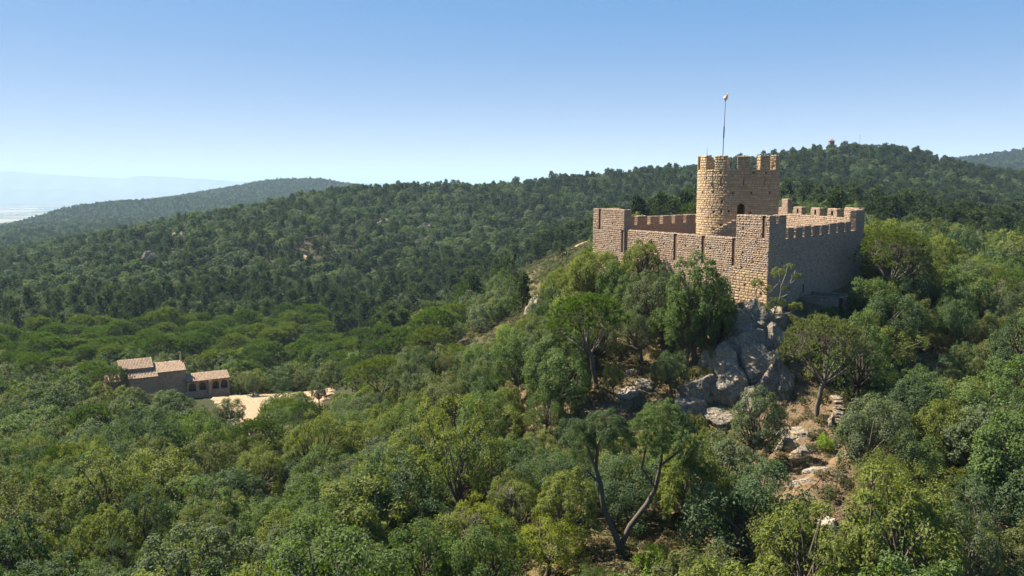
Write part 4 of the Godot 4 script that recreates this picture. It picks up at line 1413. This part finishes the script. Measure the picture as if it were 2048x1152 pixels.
func plant() -> void:
	var names := {"oak": "oak_tree", "umbrella": "umbrella_pine", "pine": "pine_tree", "shrub": "shrub"}
	var cats := {"oak": "oak tree", "umbrella": "pine tree", "pine": "pine tree", "shrub": "shrub"}
	var look := {"oak": "oak with rounded leafy crown", "umbrella": "umbrella pine with flat domed crown", "pine": "tall pine with narrow crown", "shrub": "low leafy shrub"}
	var mass := {"oak": "oak_wood", "umbrella": "umbrella_pine_wood", "pine": "pine_forest", "shrub": "scrub"}
	for kind in spots:
		var list: Array = spots[kind]
		list.sort_custom(func(a, b): return a.size / a.r > b.size / b.r)
		var rest := {}
		var made := 0
		for s in list:
			var p := Vector3(s.x, height(s.x, s.z) - 0.05 * s.size * (1.0 if kind != "pine" else 0.1), s.z)
			var tint := 0
			var k: float = s.q * 1.6 + rng.randf_range(-0.55, 0.55)
			var nt: int = mini(tints[kind].size(), {"umbrella": 3, "oak": 5}.get(kind, 9))
			tint = clampi(int((k * 0.5 + 0.5) * nt), 0, nt - 1)
			if kind == "oak" and s.r > 330.0: tint = [0, 3, 3, 1, 0][tint]      # only grey, dark and mid green tints this far off
			var v := rng.randi() % 12
			var size := Vector3(s.size * rng.randf_range(0.9, 1.12), s.size * s.ys * rng.randf_range(0.94, 1.04), s.size * rng.randf_range(0.9, 1.12))
			var lod := 0 if s.r < 125 else (1 if s.r < 430 else 2)
			var shown := absf(s.px - 1024) < 1060
			if made < 300 and shown:
				made += 1
				var z := zone(s)
				var lb := "%s %s %s" % [words[kind][tint], look[kind], z]
				tree(names[kind], kind, lod, v, tint, p, size, s.turn, lb, cats[kind], "%s %ss %s" % [words[kind][tint], cats[kind], z])
			else:
				var key := "%d_%d" % [lod, v % models[kind][lod].size()]
				if not rest.has(key): rest[key] = []
				var c: Color = tints[kind][tint]
				var g := rng.randf_range(0.82, 1.15)
				rest[key].append([Transform3D(Basis(Vector3.UP, s.turn).scaled(size), p), Color(c.r * g, c.g * g, c.b * g)])
		var wood := Node3D.new()
		wood.name = mass[kind]
		for key in rest:
			var lod := int(key.split("_")[0])
			var v := int(key.split("_")[1])
			var mm := MultiMesh.new()
			mm.transform_format = MultiMesh.TRANSFORM_3D
			mm.use_colors = true
			mm.mesh = merged(models[kind][lod][v], Color(1.6, 1.0, 1.4))
			mm.instance_count = rest[key].size()
			for k in rest[key].size():
				mm.set_instance_transform(k, rest[key][k][0])
				mm.set_instance_color(k, rest[key][k][1])
			var o := MultiMeshInstance3D.new()
			o.name = "trees" if kind != "shrub" else "bushes"
			o.multimesh = mm
			o.material_override = M.leaf_mass
			wood.add_child(o, true)
			o.set_meta("kind", "stuff")
		if rest.size():
			add_child(wood)
			wood.set_meta("kind", "stuff")
			tag(wood, {"oak": "oaks massed over the slopes and valley", "umbrella": "umbrella pines massed behind the chapel", "pine": "pine forest covering the hills beyond the valley", "shrub": "low scrub between the trees and on the bare slope"}[kind], {"oak": "woodland", "umbrella": "woodland", "pine": "forest", "shrub": "scrub"}[kind])
		print(kind, " ", list.size(), " individuals ", made)

func stand(called: String, kind: String, variant: int, tint: int, px: float, py: float, d: float, R: float, tall: float, label: String, category: String, lod := 0, turn := -1.0) -> Node3D:
	var p := ground_at(px, py, d)
	clear_discs.append(Vector3(p.x, p.z, R * 0.55))
	var unit: float = {"oak": 2.0, "umbrella": 2.02, "pine": 1.0, "shrub": 1.25}[kind]
	return tree(called, kind, lod, variant, tint, p, Vector3(R, tall / unit, R), turn if turn >= 0 else float(variant) * 1.7, label, category)

func build_heroes() -> void:
	models.umbrella[0].append(umbrella(58, 84, 16, 8, 0.075, Vector3(0.16, 0, 0.1), 1.22, 0.82))
	stand("umbrella_pine", "umbrella", 1, 0, 1193, 786, 75, 4.0, 8.4, "tall umbrella pine with dark straight trunk left of the crag", "pine tree", 0, 0.4)
	stand("umbrella_pine", "umbrella", 4, 3, 1632, 838, 67, 3.7, 7.6, "leaning umbrella pine with pale curved trunk beside the crag", "pine tree", 0, 0.0)
	stand("umbrella_pine", "umbrella", 2, 2, 872, 760, 125, 4.9, 9.3, "wide umbrella pine with bare brown branches on the left flank", "pine tree")
	stand("umbrella_pine", "umbrella", 0, 2, 765, 835, 112, 4.7, 8.2, "spreading umbrella pine with forked dark trunk right of the clearing", "pine tree")
	stand("umbrella_pine", "umbrella", 3, 1, 226, 812, 160, 4.6, 7.6, "dark umbrella pine shading the chapel's left end", "pine tree")
	stand("umbrella_pine", "umbrella", 2, 1, 140, 825, 152, 4.6, 7.2, "umbrella pine left of the chapel with sun on its trunks", "pine tree")
	stand("umbrella_pine", "umbrella", 0, 1, 175, 1095, 61, 4.1, 5.6, "big dark domed pine rising out of the lower left oaks", "pine tree")
	stand("umbrella_pine", "umbrella", 1, 1, 512, 965, 84, 3.7, 7.0, "ragged dark pine with low bare boughs below the clearing", "pine tree")
	stand("oak_tree", "oak", 3, 1, 345, 850, 160, 3.9, 5.6, "dense bright round tree in front of the chapel wall", "tree", 0)
	stand("oak_tree", "oak", 2, 0, 462, 868, 150, 2.9, 7.6, "oak with bare reddish trunk on the near edge of the clearing", "oak tree", 0)
	stand("oak_tree", "oak", 0, 0, 506, 796, 168, 1.75, 5.2, "small oak in a stone ring on the sandy clearing", "oak tree", 0)
	stand("oak_tree", "oak", 4, 1, 572, 868, 143, 4.8, 8.2, "large green oak spreading in front of the sandy clearing", "oak tree", 0)
	stand("oak_tree", "oak", 5, 0, 640, 815, 160, 1.7, 5.0, "thin crooked tree at the right end of the clearing", "oak tree", 0)
	stand("oak_tree", "oak", 1, 1, 600, 838, 158, 2.3, 5.0, "dark green oak on the clearing's right side", "oak tree", 0)
	stand("oak_tree", "oak", 0, 0, 566, 786, 176, 2.2, 6.2, "oak with shaded trunk at the back of the clearing", "oak tree", 0)
	stand("oak_tree", "oak", 4, 0, 612, 782, 178, 2.4, 6.0, "grey oak shading the back corner of the clearing", "oak tree", 0)
	stand("oak_tree", "oak", 3, 1, 1378, 735, 79, 2.5, 6.2, "lower green oak filling the foot of the tall one", "oak tree", 0)
	stand("oak_tree", "oak", 0, 1, 1435, 690, 79.5, 1.9, 5.6, "green oak nearest the crag under the front wall", "oak tree", 0)
	stand("oak_tree", "oak", 3, 1, 1392, 725, 80, 3.3, 8.9, "tall full green tree covering the middle of the front wall", "oak tree", 0)
	stand("oak_tree", "oak", 1, 1, 1400, 700, 79, 2.4, 6.0, "green tree under the front wall leaning on the tall one", "oak tree", 0)
	stand("oak_tree", "oak", 1, 2, 1290, 600, 92, 2.9, 6.6, "bright oak rising in front of the left half of the wall", "oak tree", 0)
	stand("oak_tree", "oak", 4, 2, 1180, 625, 101, 3.0, 7.8, "bright leafy oak below the left turret", "oak tree", 0)
	stand("oak_tree", "oak", 2, 1, 1235, 630, 94, 2.6, 6.8, "oak with thin pale trunk between turret and front wall", "oak tree", 0)
	stand("oak_tree", "oak", 0, 2, 1120, 640, 106, 2.8, 6.4, "yellowish oak beside the white pointed rock", "oak tree", 0)
	stand("pine_tree", "pine", 0, 2, 1042, 664, 148, 9.6, 10.0, "tall thin pine with dark trunk above the bare scrub slope", "pine tree", 0)
	stand("oak_tree", "oak", 4, 2, 1770, 540, 106, 3.6, 9.0, "tall bright oak rising beside the far right turret", "oak tree", 0)
	stand("oak_tree", "oak", 0, 0, 1800, 610, 98, 3.4, 8.0, "pale oak with drooping side right of the shaded wall", "oak tree", 0)
	stand("oak_tree", "oak", 3, 0, 1505, 945, 59.5, 2.3, 5.6, "grey green oak with pale trunks over the rocks below the crag", "oak tree", 0)
	stand("oak_tree", "oak", 1, 3, 1815, 905, 62, 2.9, 6.0, "broad round oak right of the stone steps", "oak tree", 0)
	stand("oak_tree", "oak", 5, -1, 1945, 1145, 45, 1.35, 2.9, "vivid lime green young tree in the lower right wood", "tree", 0)
	stand("shrub", "shrub", 0, -1, 1318, 1150, 43.5, 1.2, 1.6, "vivid lime green bush below the forked cork oak", "shrub", 0)
	stand("shrub", "shrub", 1, -1, 1650, 905, 62, 0.75, 1.25, "small lime green bush beside the stone steps", "shrub", 0)
	stand("shrub", "shrub", 2, -1, 1008, 690, 108, 1.3, 2.6, "lime green bush on the left flank above the oaks", "shrub", 0)
	stand("oak_tree", "oak", 5, 2, 1228, 800, 73.5, 0.9, 3.2, "narrow yellow green bush beside the tall pine's trunk", "shrub", 0)
	stand("shrub", "shrub", 1, 1, 1392, 872, 69, 1.0, 1.9, "round yellow green bush at the foot of the crag", "shrub", 0)
	stand("oak_tree", "oak", 2, 3, 1345, 800, 76, 1.9, 5.0, "dark oak in the gully left of the grey crag", "oak tree", 0)
	stand("oak_tree", "oak", 7, 5, 1090, 1165, 42.5, 2.2, 3.9, "bright yellow green bushy tree right of the dead twigs", "tree", 0)
	stand("oak_tree", "oak", 10, 5, 968, 1140, 43.5, 2.1, 4.3, "bright yellow green bushy tree left of the dead twigs", "tree", 0)

	for a in [[1470, 668, 76.2, 0.8], [1430, 712, 75.4, 0.9], [1408, 745, 74.8, 1.0], [1492, 770, 72.6, 0.55], [1528, 735, 74.0, 0.5], [1545, 672, 76.6, 0.7], [1452, 822, 71.6, 0.7], [1505, 705, 74.6, 0.6], [1560, 735, 74.6, 0.7], [1575, 640, 78.0, 0.9]]:
		tree("shrub", "shrub", 0, int(a[0]) % 3, int(a[1]) % 3, at(a[0], a[1] + 12, a[2] + 0.3), Vector3(a[3], a[3], a[3]), a[0], "small bush rooted in a crack of the grey crag", "shrub", "bushes growing on the crag")

	for a in [[402, 828, 160, 1.3, "low bush below the porch arches"], [424, 846, 155, 1.5, "rounded bush on the left edge of the clearing"], [446, 838, 157, 1.0, "small bush between the porch and the bare trunked oak"], [392, 850, 153, 1.7, "leafy bush in front of the chapel's bright round tree"]]:
		stand("shrub", "shrub", int(a[0]) % 3, int(a[0]) % 2, a[0], a[1], a[2], a[3], a[3] * 1.2, a[4], "shrub", 0)
	# forked cork oak: two bent limbs carrying the crown
	var r := RandomNumberGenerator.new()
	r.seed = 4
	var base := ground_at(1240, 1112, 46)
	var t := thing("cork_oak", base, "forked cork oak with two thick bent limbs and leafy top", "oak tree")
	clear_discs.append(Vector3(base.x, base.z, 1.2))
	clear_discs.append(Vector3(base.x, base.z + 2.2, 1.3))
	var w := Tri.new()
	var k := 0.0275
	w.tube([Vector3(0, -0.4, 0), Vector3(0, 0.35, 0)], [0.24, 0.2], 8, Color.WHITE)
	var limbs := [
		[[0, 12], [-12, 45], [-35, 95], [-42, 150], [-52, 180], [-50, 230]], [[0, 12], [20, 60], [55, 105], [72, 140], [80, 190]],
		[[-42, 150], [-72, 182], [-80, 165]], [[-52, 180], [-75, 240]], [[-50, 230], [-30, 270]], [[72, 140], [40, 190], [50, 250]], [[80, 190], [120, 230]], [[80, 190], [90, 270]], [[-50, 230], [-90, 275]]]
	for l in limbs.size():
		var pts := []
		var rad := []
		for n in limbs[l].size():
			var q = limbs[l][n]
			pts.append(Vector3(q[0] * k, q[1] * k, (r.randf_range(-0.25, 0.25) + (0.3 if l > 4 else 0.0)) if n else (0.0 if l < 2 else 0.1)))
			rad.append((0.19 if l < 2 else 0.075) * (1.0 - 0.55 * n / limbs[l].size()))
		w.tube(pts, rad, 7, Color.WHITE)
	part("trunk", w.mesh(true), M.bark, t)
	for c in [[-85, 245, 1.5], [-30, 275, 1.6], [45, 250, 1.7], [110, 225, 1.6], [90, 290, 1.5], [0, 225, 1.2], [150, 180, 1.3], [-70, 200, 0.9]]:
		var m: Array = models.oak[0][int(c[0] + 90) % 12]
		var o := part("crown", m[0], leaf_mats.oak[3 if int(c[1]) % 2 else 1], t)
		o.scale = Vector3.ONE * c[2] * 0.85
		o.position = Vector3(c[0] * k, c[1] * k - c[2] * 0.95, r.randf_range(-1.2, 0.6))
		o.rotation.y = c[0]

	# twisted tree on the crag
	base = at(1523, 668, 76.8)
	t = thing("twisted_tree", base, "twisted pale tree with sparse leaf tufts in front of the shaded wall", "tree")
	w = Tri.new()
	k = 76.8 / FOCAL
	var tw := [[[0, -8], [12, 12], [22, 38], [26, 50]], [[26, 50], [34, 72], [36, 95], [32, 118]], [[26, 50], [10, 78], [-12, 100]], [[34, 72], [52, 84], [54, 104], [70, 118]], [[54, 104], [66, 128]], [[22, 38], [50, 44], [62, 50]], [[36, 95], [48, 120], [52, 140]], [[10, 78], [30, 110], [26, 132]]]
	for l in tw.size():
		var pts := []
		var rad := []
		for n in tw[l].size():
			pts.append(Vector3(tw[l][n][0] * k, tw[l][n][1] * k, 0.08 * l * (1 if l % 2 else -1) * minf(n, 1)))
			rad.append((0.11 if l == 0 else 0.06) * (1.0 - 0.6 * n / tw[l].size()))
		w.tube(pts, rad, 6, Color.WHITE)
	part("trunk", w.mesh(true), M.bark_grey, t)
	for c in [[-12, 108, 0.8], [32, 66, 0.95], [28, 126, 0.9], [66, 62, 0.9], [66, 122, 0.65], [10, 92, 0.6], [46, 96, 0.5], [12, 56, 0.6], [52, 138, 0.6]]:
		var m: Array = models.oak[0][int(c[1]) % 12]
		var o := part("leaf_tuft", m[0], leaf_mats.oak[2], t)
		o.scale = Vector3(c[2], c[2] * 0.8, c[2]) * 0.8
		o.position = Vector3(c[0] * k, c[1] * k - c[2] * 0.9, 0.15)
		o.rotation.y = c[0]

	# dead grey twigs between the two yellow green trees
	for a in [[930, 1148, 42.5, 1.2], [1010, 1100, 43.2, 1.0]]:
		base = ground_at(a[0], a[1], a[2])
		base.y = at(a[0], a[1], a[2]).y - 1.0
		t = thing("dead_bush", base, "tangle of bare pale grey twigs %s" % ("under the left yellow green bushy tree" if a[0] < 1000 else "between two bright yellow green bushy trees"), "dead bush")
		w = Tri.new()
		for n in 46:
			var d: Vector3 = (ball(r) + Vector3(0, 0.7, 0)).normalized() * a[3] * r.randf_range(0.6, 1.1)
			bough(w, Vector3(0, 0.1, 0), d, 0.02, 0.006, 0.22, 4, r, Color.WHITE)
			for m in 3: bough(w, d * r.randf_range(0.5, 0.9), d + ball(r) * 0.4, 0.008, 0.003, 0.25, 3, r, Color.WHITE)
		part("twigs", w.mesh(), M.bark_pale, t)

func build_steps() -> void:
	var t := thing("stone_steps", ground_at(1690, 880, 64), "rough stone steps climbing in shade beside the leaning pine", "steps")
	for k in 9:
		var f := k / 8.0
		var p := ground_at(lerpf(1694, 1668, f), lerpf(885, 796, f), lerpf(63.5, 70.5, f))
		var o := part("step", M.rocks[k % M.rocks.size()], M.rock, t)
		o.position = p + Vector3(rng.randf_range(-0.08, 0.08), 0.02, 0) - t.position
		o.basis = Basis.from_euler(Vector3(0, rng.randf_range(-0.2, 0.2) + k, 0)).scaled(Vector3(0.62, 0.16, 0.6))
	clear_discs.append_array([Vector3(t.position.x, t.position.z, 1.3), Vector3(t.position.x - 0.4, t.position.z - 3, 1.3), Vector3(t.position.x - 0.6, t.position.z - 6, 1.2)])

func build_clearing() -> void:
	var a := 0.54
	var u := Vector2(cos(a), -sin(a))
	var n := Vector2(sin(a), cos(a))
	var o := Vector2(CHAPEL.x, CHAPEL.z)
	for q in [[-12, 3.5], [-12, -8], [15, -6], [15, 8.0], [3, 9.0]]: chapel_poly.append(o + u * q[0] + n * q[1])
	var rim := [[425, 802, 171], [470, 788, 175], [540, 774, 180], [665, 776, 179], [668, 800, 168], [630, 830, 155], [575, 855, 148], [530, 872, 145], [480, 884, 143], [448, 880, 144], [440, 850, 152], [440, 820, 160]]
	var c := Vector2.ZERO
	for q in rim:
		var p := at(q[0], q[1], q[2])
		terrace_poly.append(Vector2(p.x, p.z))
		c += Vector2(p.x, p.z) / rim.size()
	# the sandy floor: rings from the middle to an uneven rim
	var t := Tri.new()
	var line := Curve2D.new()
	for p in terrace_poly: line.add_point(p, (Vector2.ZERO), Vector2.ZERO)
	line.add_point(terrace_poly[0])
	var around := 180
	var rings := 30
	for k in rings + 1:
		for s in around:
			var e := line.sample_baked(line.get_baked_length() * s / around)
			e = c + (e - c) * (k / float(rings)) * (1.0 + 0.05 * sin(s * 0.9) + 0.04 * sin(s * 2.1))
			t.v.append(Vector3(e.x, height(e.x, e.y) + (0.3 if k < rings else -0.05), e.y))
			t.c.append(Color.WHITE)
	for k in rings:
		for s in around:
			var b := k * around + s
			var d := k * around + (s + 1) % around
			t.i.append(b); t.i.append(d); t.i.append(d + around); t.i.append(b); t.i.append(d + around); t.i.append(b + around)
	structure("clearing", t.mesh(true), M.sand)
	var ring := thing("tree_ring", ground_at(506, 796, 168), "low round stone ring at the foot of the small oak", "planter")
	for k in 12:
		var b := part("stone", M.light_rocks[k % 3], M.rock, ring)
		b.position = Vector3(cos(TAU * k / 12), 0.3, sin(TAU * k / 12))
		b.scale = Vector3(0.34, 0.3, 0.34)

func build_tracks() -> void:
	for a in [[[[-20, 604, 345], [60, 602, 345], [150, 605, 342]]], [[[380, 604, 340], [430, 606, 335], [480, 612, 328]]], [[[600, 606, 345], [760, 602, 350], [890, 599, 350], [1000, 600, 300], [1070, 604, 262]]], [[[1110, 492, 320], [1150, 484, 330], [1185, 478, 335]]], [[[1870, 476, 262], [1920, 474, 260], [1960, 478, 255]]], [[[600, 510, 470], [615, 520, 462], [640, 540, 440]]]]:
		var pts: Array = a[0].map(func(q): return ground_at(q[0], q[1], q[2]))
		structure("track", drape(pts, 1.9, 0.35, Color.WHITE), M.sand)
		for k in pts.size() - 1:
			for s in 6:
				var p: Vector3 = pts[k].lerp(pts[k + 1], s / 5.0)
				clear_discs.append(Vector3(p.x, p.z, 1.6))
				clear_discs.append(Vector3(p.x, p.z + 3.0, 1.4))
	# path of bare earth below the castle
	var path := [ground_at(1655, 800, 71), ground_at(1690, 860, 65), ground_at(1690, 920, 60), ground_at(1640, 945, 57), ground_at(1590, 990, 53.5), ground_at(1540, 1010, 52)]
	structure("footpath", drape(path, 0.55, 0.12, Color(0.55, 0.5, 0.44)), M.sand)
	for q in [[300, 815, 166, 3.0], [340, 812, 166, 3.0], [400, 808, 166, 4.0], [440, 808, 165, 4.0], [370, 815, 163, 3.0], [420, 830, 160, 3.5], [300, 830, 162, 2.0], [395, 830, 158, 3.0]]:
		var p := at(q[0], q[1], q[2])
		clear_discs.append(Vector3(p.x, p.z, q[3]))
	for k in path.size(): clear_discs.append(Vector3(path[k].x, path[k].z, 0.9))
	for k in path.size() - 1:
		for q in 8:
			var p: Vector3 = path[k].lerp(path[k + 1], q / 7.0)
			bare_discs.append(Vector3(p.x, p.z, 0.5))
	for q in [[1270, 775, 76, 1.6], [1295, 800, 74.5, 1.4], [1600, 870, 66, 1.5], [1655, 1060, 50, 0.8]]:
		var p := ground_at(q[0], q[1], q[2])
		bare_discs.append(Vector3(p.x, p.z, q[3]))
	for q in [[1640, 930, 58.5, 1.3], [1600, 890, 64, 1.5], [1660, 1055, 50, 1.1], [1690, 1080, 48.5, 1.0], [1270, 775, 76, 1.6], [1300, 820, 73, 1.3], [1400, 800, 73, 3.0], [1480, 780, 73.5, 3.2], [1550, 780, 73, 2.6], [1520, 650, 77, 3.0], [1450, 640, 80, 2.0], [1600, 830, 69, 2.2],
		[1080, 612, 119, 2.0], [1640, 605, 84, 3.0], [1560, 600, 79, 2.4], [1690, 615, 82.5, 2.0], [1580, 830, 70, 1.6], [352, 495, 500, 4.0]]:
		var p := at(q[0], q[1], q[2])
		clear_discs.append(Vector3(p.x, p.z, q[3]))

func build_far() -> void:
	# mountains beyond the plain
	var nz := FastNoiseLite.new()
	nz.seed = 8
	nz.frequency = 0.006
	for row in [[[[-900, 360], [-400, 350], [0, 343], [70, 346], [150, 352], [200, 355], [250, 357], [275, 351], [340, 353], [400, 358], [450, 361], [480, 363], [560, 369], [640, 372], [700, 365], [760, 366], [830, 371], [1000, 374], [1400, 370], [2100, 360], [2900, 366]], 16500.0, 0.0], [[[-900, 380], [-200, 372], [60, 378], [250, 384], [400, 380], [600, 392], [900, 396], [1500, 396], [2900, 396]], 13800.0, 1.0]]:
		var t := Tri.new()
		var n := 260
		for k in n + 1:
			var px := lerpf(-900, 2900, k / float(n))
			var py := 0.0
			for q in row[0].size() - 1:
				var a = row[0][q]
				var b = row[0][q + 1]
				if px >= a[0] and px <= b[0]: py = lerpf(a[1], b[1], smoothstep(0, 1, (px - a[0]) / (b[0] - a[0])))
			py += nz.get_noise_2d(px * 3.0, row[2] * 50.0) * 2.2
			var top := at(px, py, row[1])
			for s in 5:
				var f := s / 4.0
				t.v.append(Vector3(top.x * (1.0 - f * 0.06 + (0.02 * nz.get_noise_2d(px * 2, s * 90.0) if s else 0.0)), lerpf(top.y, -245.0, pow(f, 0.75)), top.z * (1.0 - 0.13 * f)))
				t.c.append(Color(0.07, 0.085, 0.06).lerp(Color(0.16, 0.15, 0.1), clampf(nz.get_noise_2d(px * 4.0, s * 60.0) + 0.2, 0, 1)))
		for k in n:
			for s in 4:
				var a := k * 5 + s
				t.i.append(a); t.i.append(a + 5); t.i.append(a + 6); t.i.append(a); t.i.append(a + 6); t.i.append(a + 1)
		structure("distant_hills", t.mesh(true), M.plain)
	# fields and villages of the plain
	var r := RandomNumberGenerator.new()
	r.seed = 31
	var f := Tri.new()
	for k in 1500:
		var z := -r.randf_range(4600, 13500)
		var x := z * -1.0 * r.randf_range(-0.66, 0.1)
		var y := maxf(height(x, z), -250.0) + 2.0
		var c := [Color(0.17, 0.15, 0.09), Color(0.08, 0.1, 0.05), Color(0.2, 0.175, 0.12), Color(0.05, 0.07, 0.04), Color(0.06, 0.08, 0.045)][r.randi() % 5] as Color
		var a := r.randf_range(-0.4, 0.4)
		var s := Vector2(r.randf_range(90, 420), r.randf_range(60, 260))
		var e := Vector3(cos(a), 0, sin(a)) * s.x
		var g := Vector3(-sin(a), 0, cos(a)) * s.y
		var p := Vector3(x, y + r.randf() * 3.0, z)
		f.quad(p - e - g, p + e - g, p + e + g, p - e + g, c)
	var fo := structure("fields", f.mesh(), M.plain)
	f = Tri.new()
	for k in 420:
		var v := k % 7
		var z := -5200.0 - v * 900.0 + r.randfn() * 90.0
		var x: float = z * [0.52, 0.40, 0.34, 0.47, 0.3, 0.56, 0.42][v] + r.randfn() * 420.0
		f.box(Transform3D(Basis(Vector3.UP, r.randf()), Vector3(x, height(x, z) + 6.0, z)), Vector3(r.randf_range(15, 45), 12, r.randf_range(15, 40)), Color(0.72, 0.68, 0.6))
	var vo := MeshInstance3D.new()
	vo.name = "villages"
	vo.mesh = f.mesh()
	vo.material_override = M.plain
	add_child(vo)
	vo.set_meta("kind", "stuff")
	tag(vo, "pale houses of far villages scattered over the hazy plain", "village")

# ------------------------------------------------------------------ sky
func sky_texture() -> ImageTexture:
	var w := 512
	var h := 256
	var im := Image.create(w, h, false, Image.FORMAT_RGBF)
	var sun := Vector3(SUN_AZ.x, tan(deg_to_rad(SUN_UP)), SUN_AZ.y).normalized()
	for y in h:
		var e := PI * (0.5 - (y + 0.5) / h)
		for x in w:
			var a := TAU * (x + 0.5) / w
			var d := Vector3(sin(a) * cos(e), sin(e), cos(a) * cos(e)) * Vector3(1, 1, -1)
			var up := maxf(d.y, 0.0)
			var c := Vector3(0.02, 0.085, 0.196).lerp(Vector3(0.258, 0.276, 0.295), exp(-up * 11.5))
			c = c.lerp(Vector3(0.014, 0.056, 0.15), smoothstep(0.25, 0.9, up))
			var g := maxf(d.dot(sun), 0.0)
			c += Vector3(0.09, 0.096, 0.1) * pow(g, 3.0) * (0.35 + 0.65 * exp(-up * 3.0)) + Vector3(0.3, 0.28, 0.24) * pow(g, 24.0)
			if d.y < 0.0: c = c.lerp(Vector3(0.12, 0.13, 0.11), smoothstep(0.0, 0.12, -d.y))
			im.set_pixel(x, y, Color(c.x, c.y, c.z))
	return ImageTexture.create_from_image(im)

func _ready() -> void:
	rng.seed = 1234
	var cam := Camera3D.new()
	cam.name = "camera"
	add_child(cam)
	cam.fov = 37.3534
	cam.rotation.x = -PITCH
	cam.near = 0.5
	cam.far = 60000.0
	cam.current = true
	var sky_mat := PanoramaSkyMaterial.new()
	sky_mat.panorama = sky_texture()
	var env := Environment.new()
	env.background_mode = Environment.BG_SKY
	env.sky = Sky.new()
	env.sky.sky_material = sky_mat
	env.tonemap_mode = Environment.TONE_MAPPER_LINEAR
	env.tonemap_exposure = 3.5
	env.fog_enabled = true
	env.fog_density = 0.00008
	env.fog_light_color = Color(0.76, 0.89, 1.0)
	env.sdfgi_enabled = true
	env.ssao_enabled = true
	env.ssil_enabled = true
	var we := WorldEnvironment.new()
	we.name = "environment"
	we.environment = env
	add_child(we)
	var sun := DirectionalLight3D.new()
	sun.name = "sun"
	add_child(sun)
	sun.look_at_from_position(Vector3(SUN_AZ.x, tan(deg_to_rad(SUN_UP)), SUN_AZ.y) * 50.0, Vector3.ZERO, Vector3.UP)
	sun.light_energy = 1.6
	sun.light_color = Color(1.0, 0.96, 0.89)
	sun.light_angular_distance = 0.53
	sun.shadow_enabled = true

	# materials
	M.tex_grain = noise_tex(512, 0.02, 1, [[0.0, Color(0.72, 0.7, 0.68)], [0.5, Color(0.93, 0.92, 0.9)], [1.0, Color(1, 1, 1)]])
	M.tex_bump = noise_tex(512, 0.03, 2, [])
	M.tex_soil = noise_tex(512, 0.03, 3, [[0.0, Color(0.55, 0.5, 0.45)], [0.5, Color(0.9, 0.88, 0.85)], [1.0, Color(1, 1, 1)]])
	M.tex_rock = noise_tex(512, 0.016, 4, [[0.0, Color(0.45, 0.45, 0.46)], [0.35, Color(0.78, 0.77, 0.75)], [0.5, Color(0.95, 0.93, 0.9)], [1.0, Color(1, 1, 1)]], 6)
	M.ground = mat(Color.WHITE, 0.95, true, M.tex_soil, 0.23, M.tex_bump, 20.0)
	M.sand = mat(lin(0.36, 0.272, 0.178), 0.95, true, M.tex_soil, 0.09)
	M.stone = mat(Color.WHITE, 0.92, true, M.tex_grain, 1.3, M.tex_bump, 2.5)
	M.mortar = mat(Color.WHITE, 0.95, true, M.tex_grain, 0.7, M.tex_bump, 2.5)
	M.rock = mat(Color.WHITE, 0.9, true, M.tex_rock, 0.55, M.tex_rock, 18.0)
	M.tile = mat(Color.WHITE, 0.85)
	M.plain = mat(Color.WHITE, 0.9)
	M.metal = mat(Color.WHITE, 0.5)
	M.timber = mat(Color.WHITE, 0.8)
	M.cloth = mat(Color.WHITE, 0.8)
	M.bark = mat(lin(0.115, 0.095, 0.078), 0.95, true, M.tex_grain, 1.5)
	M.bark_pine = mat(lin(0.15, 0.125, 0.105), 0.95, true, M.tex_grain, 1.5)
	M.bark_grey = mat(lin(0.2, 0.185, 0.165), 0.95, true, M.tex_grain, 1.5)
	M.bark_pale = mat(lin(0.34, 0.31, 0.27), 0.95, true, M.tex_grain, 1.5)
	M.leaf_mass = leaf_mat(Color(1, 1, 1))
	stone_shapes()

	build_ground()
	print("ground ", Time.get_ticks_msec())
	build_far()
	build_castle()
	print("castle ", Time.get_ticks_msec())
	build_chapel()
	build_rocks()
	build_clearing()
	build_steps()
	build_tracks()
	print("rocks ", Time.get_ticks_msec())
	build_models()
	build_heroes()
	print("models ", Time.get_ticks_msec())
	survey_sight()
	scatter(27.0, 140.0, 3.5)
	scatter(140.0, 430.0, 4.2)
	scatter(430.0, 1250.0, 5.9)
	scatter(1250.0, 3300.0, 7.6)
	scatter_scrub()
	undergrowth()
	plant()
	print("planted ", Time.get_ticks_msec())
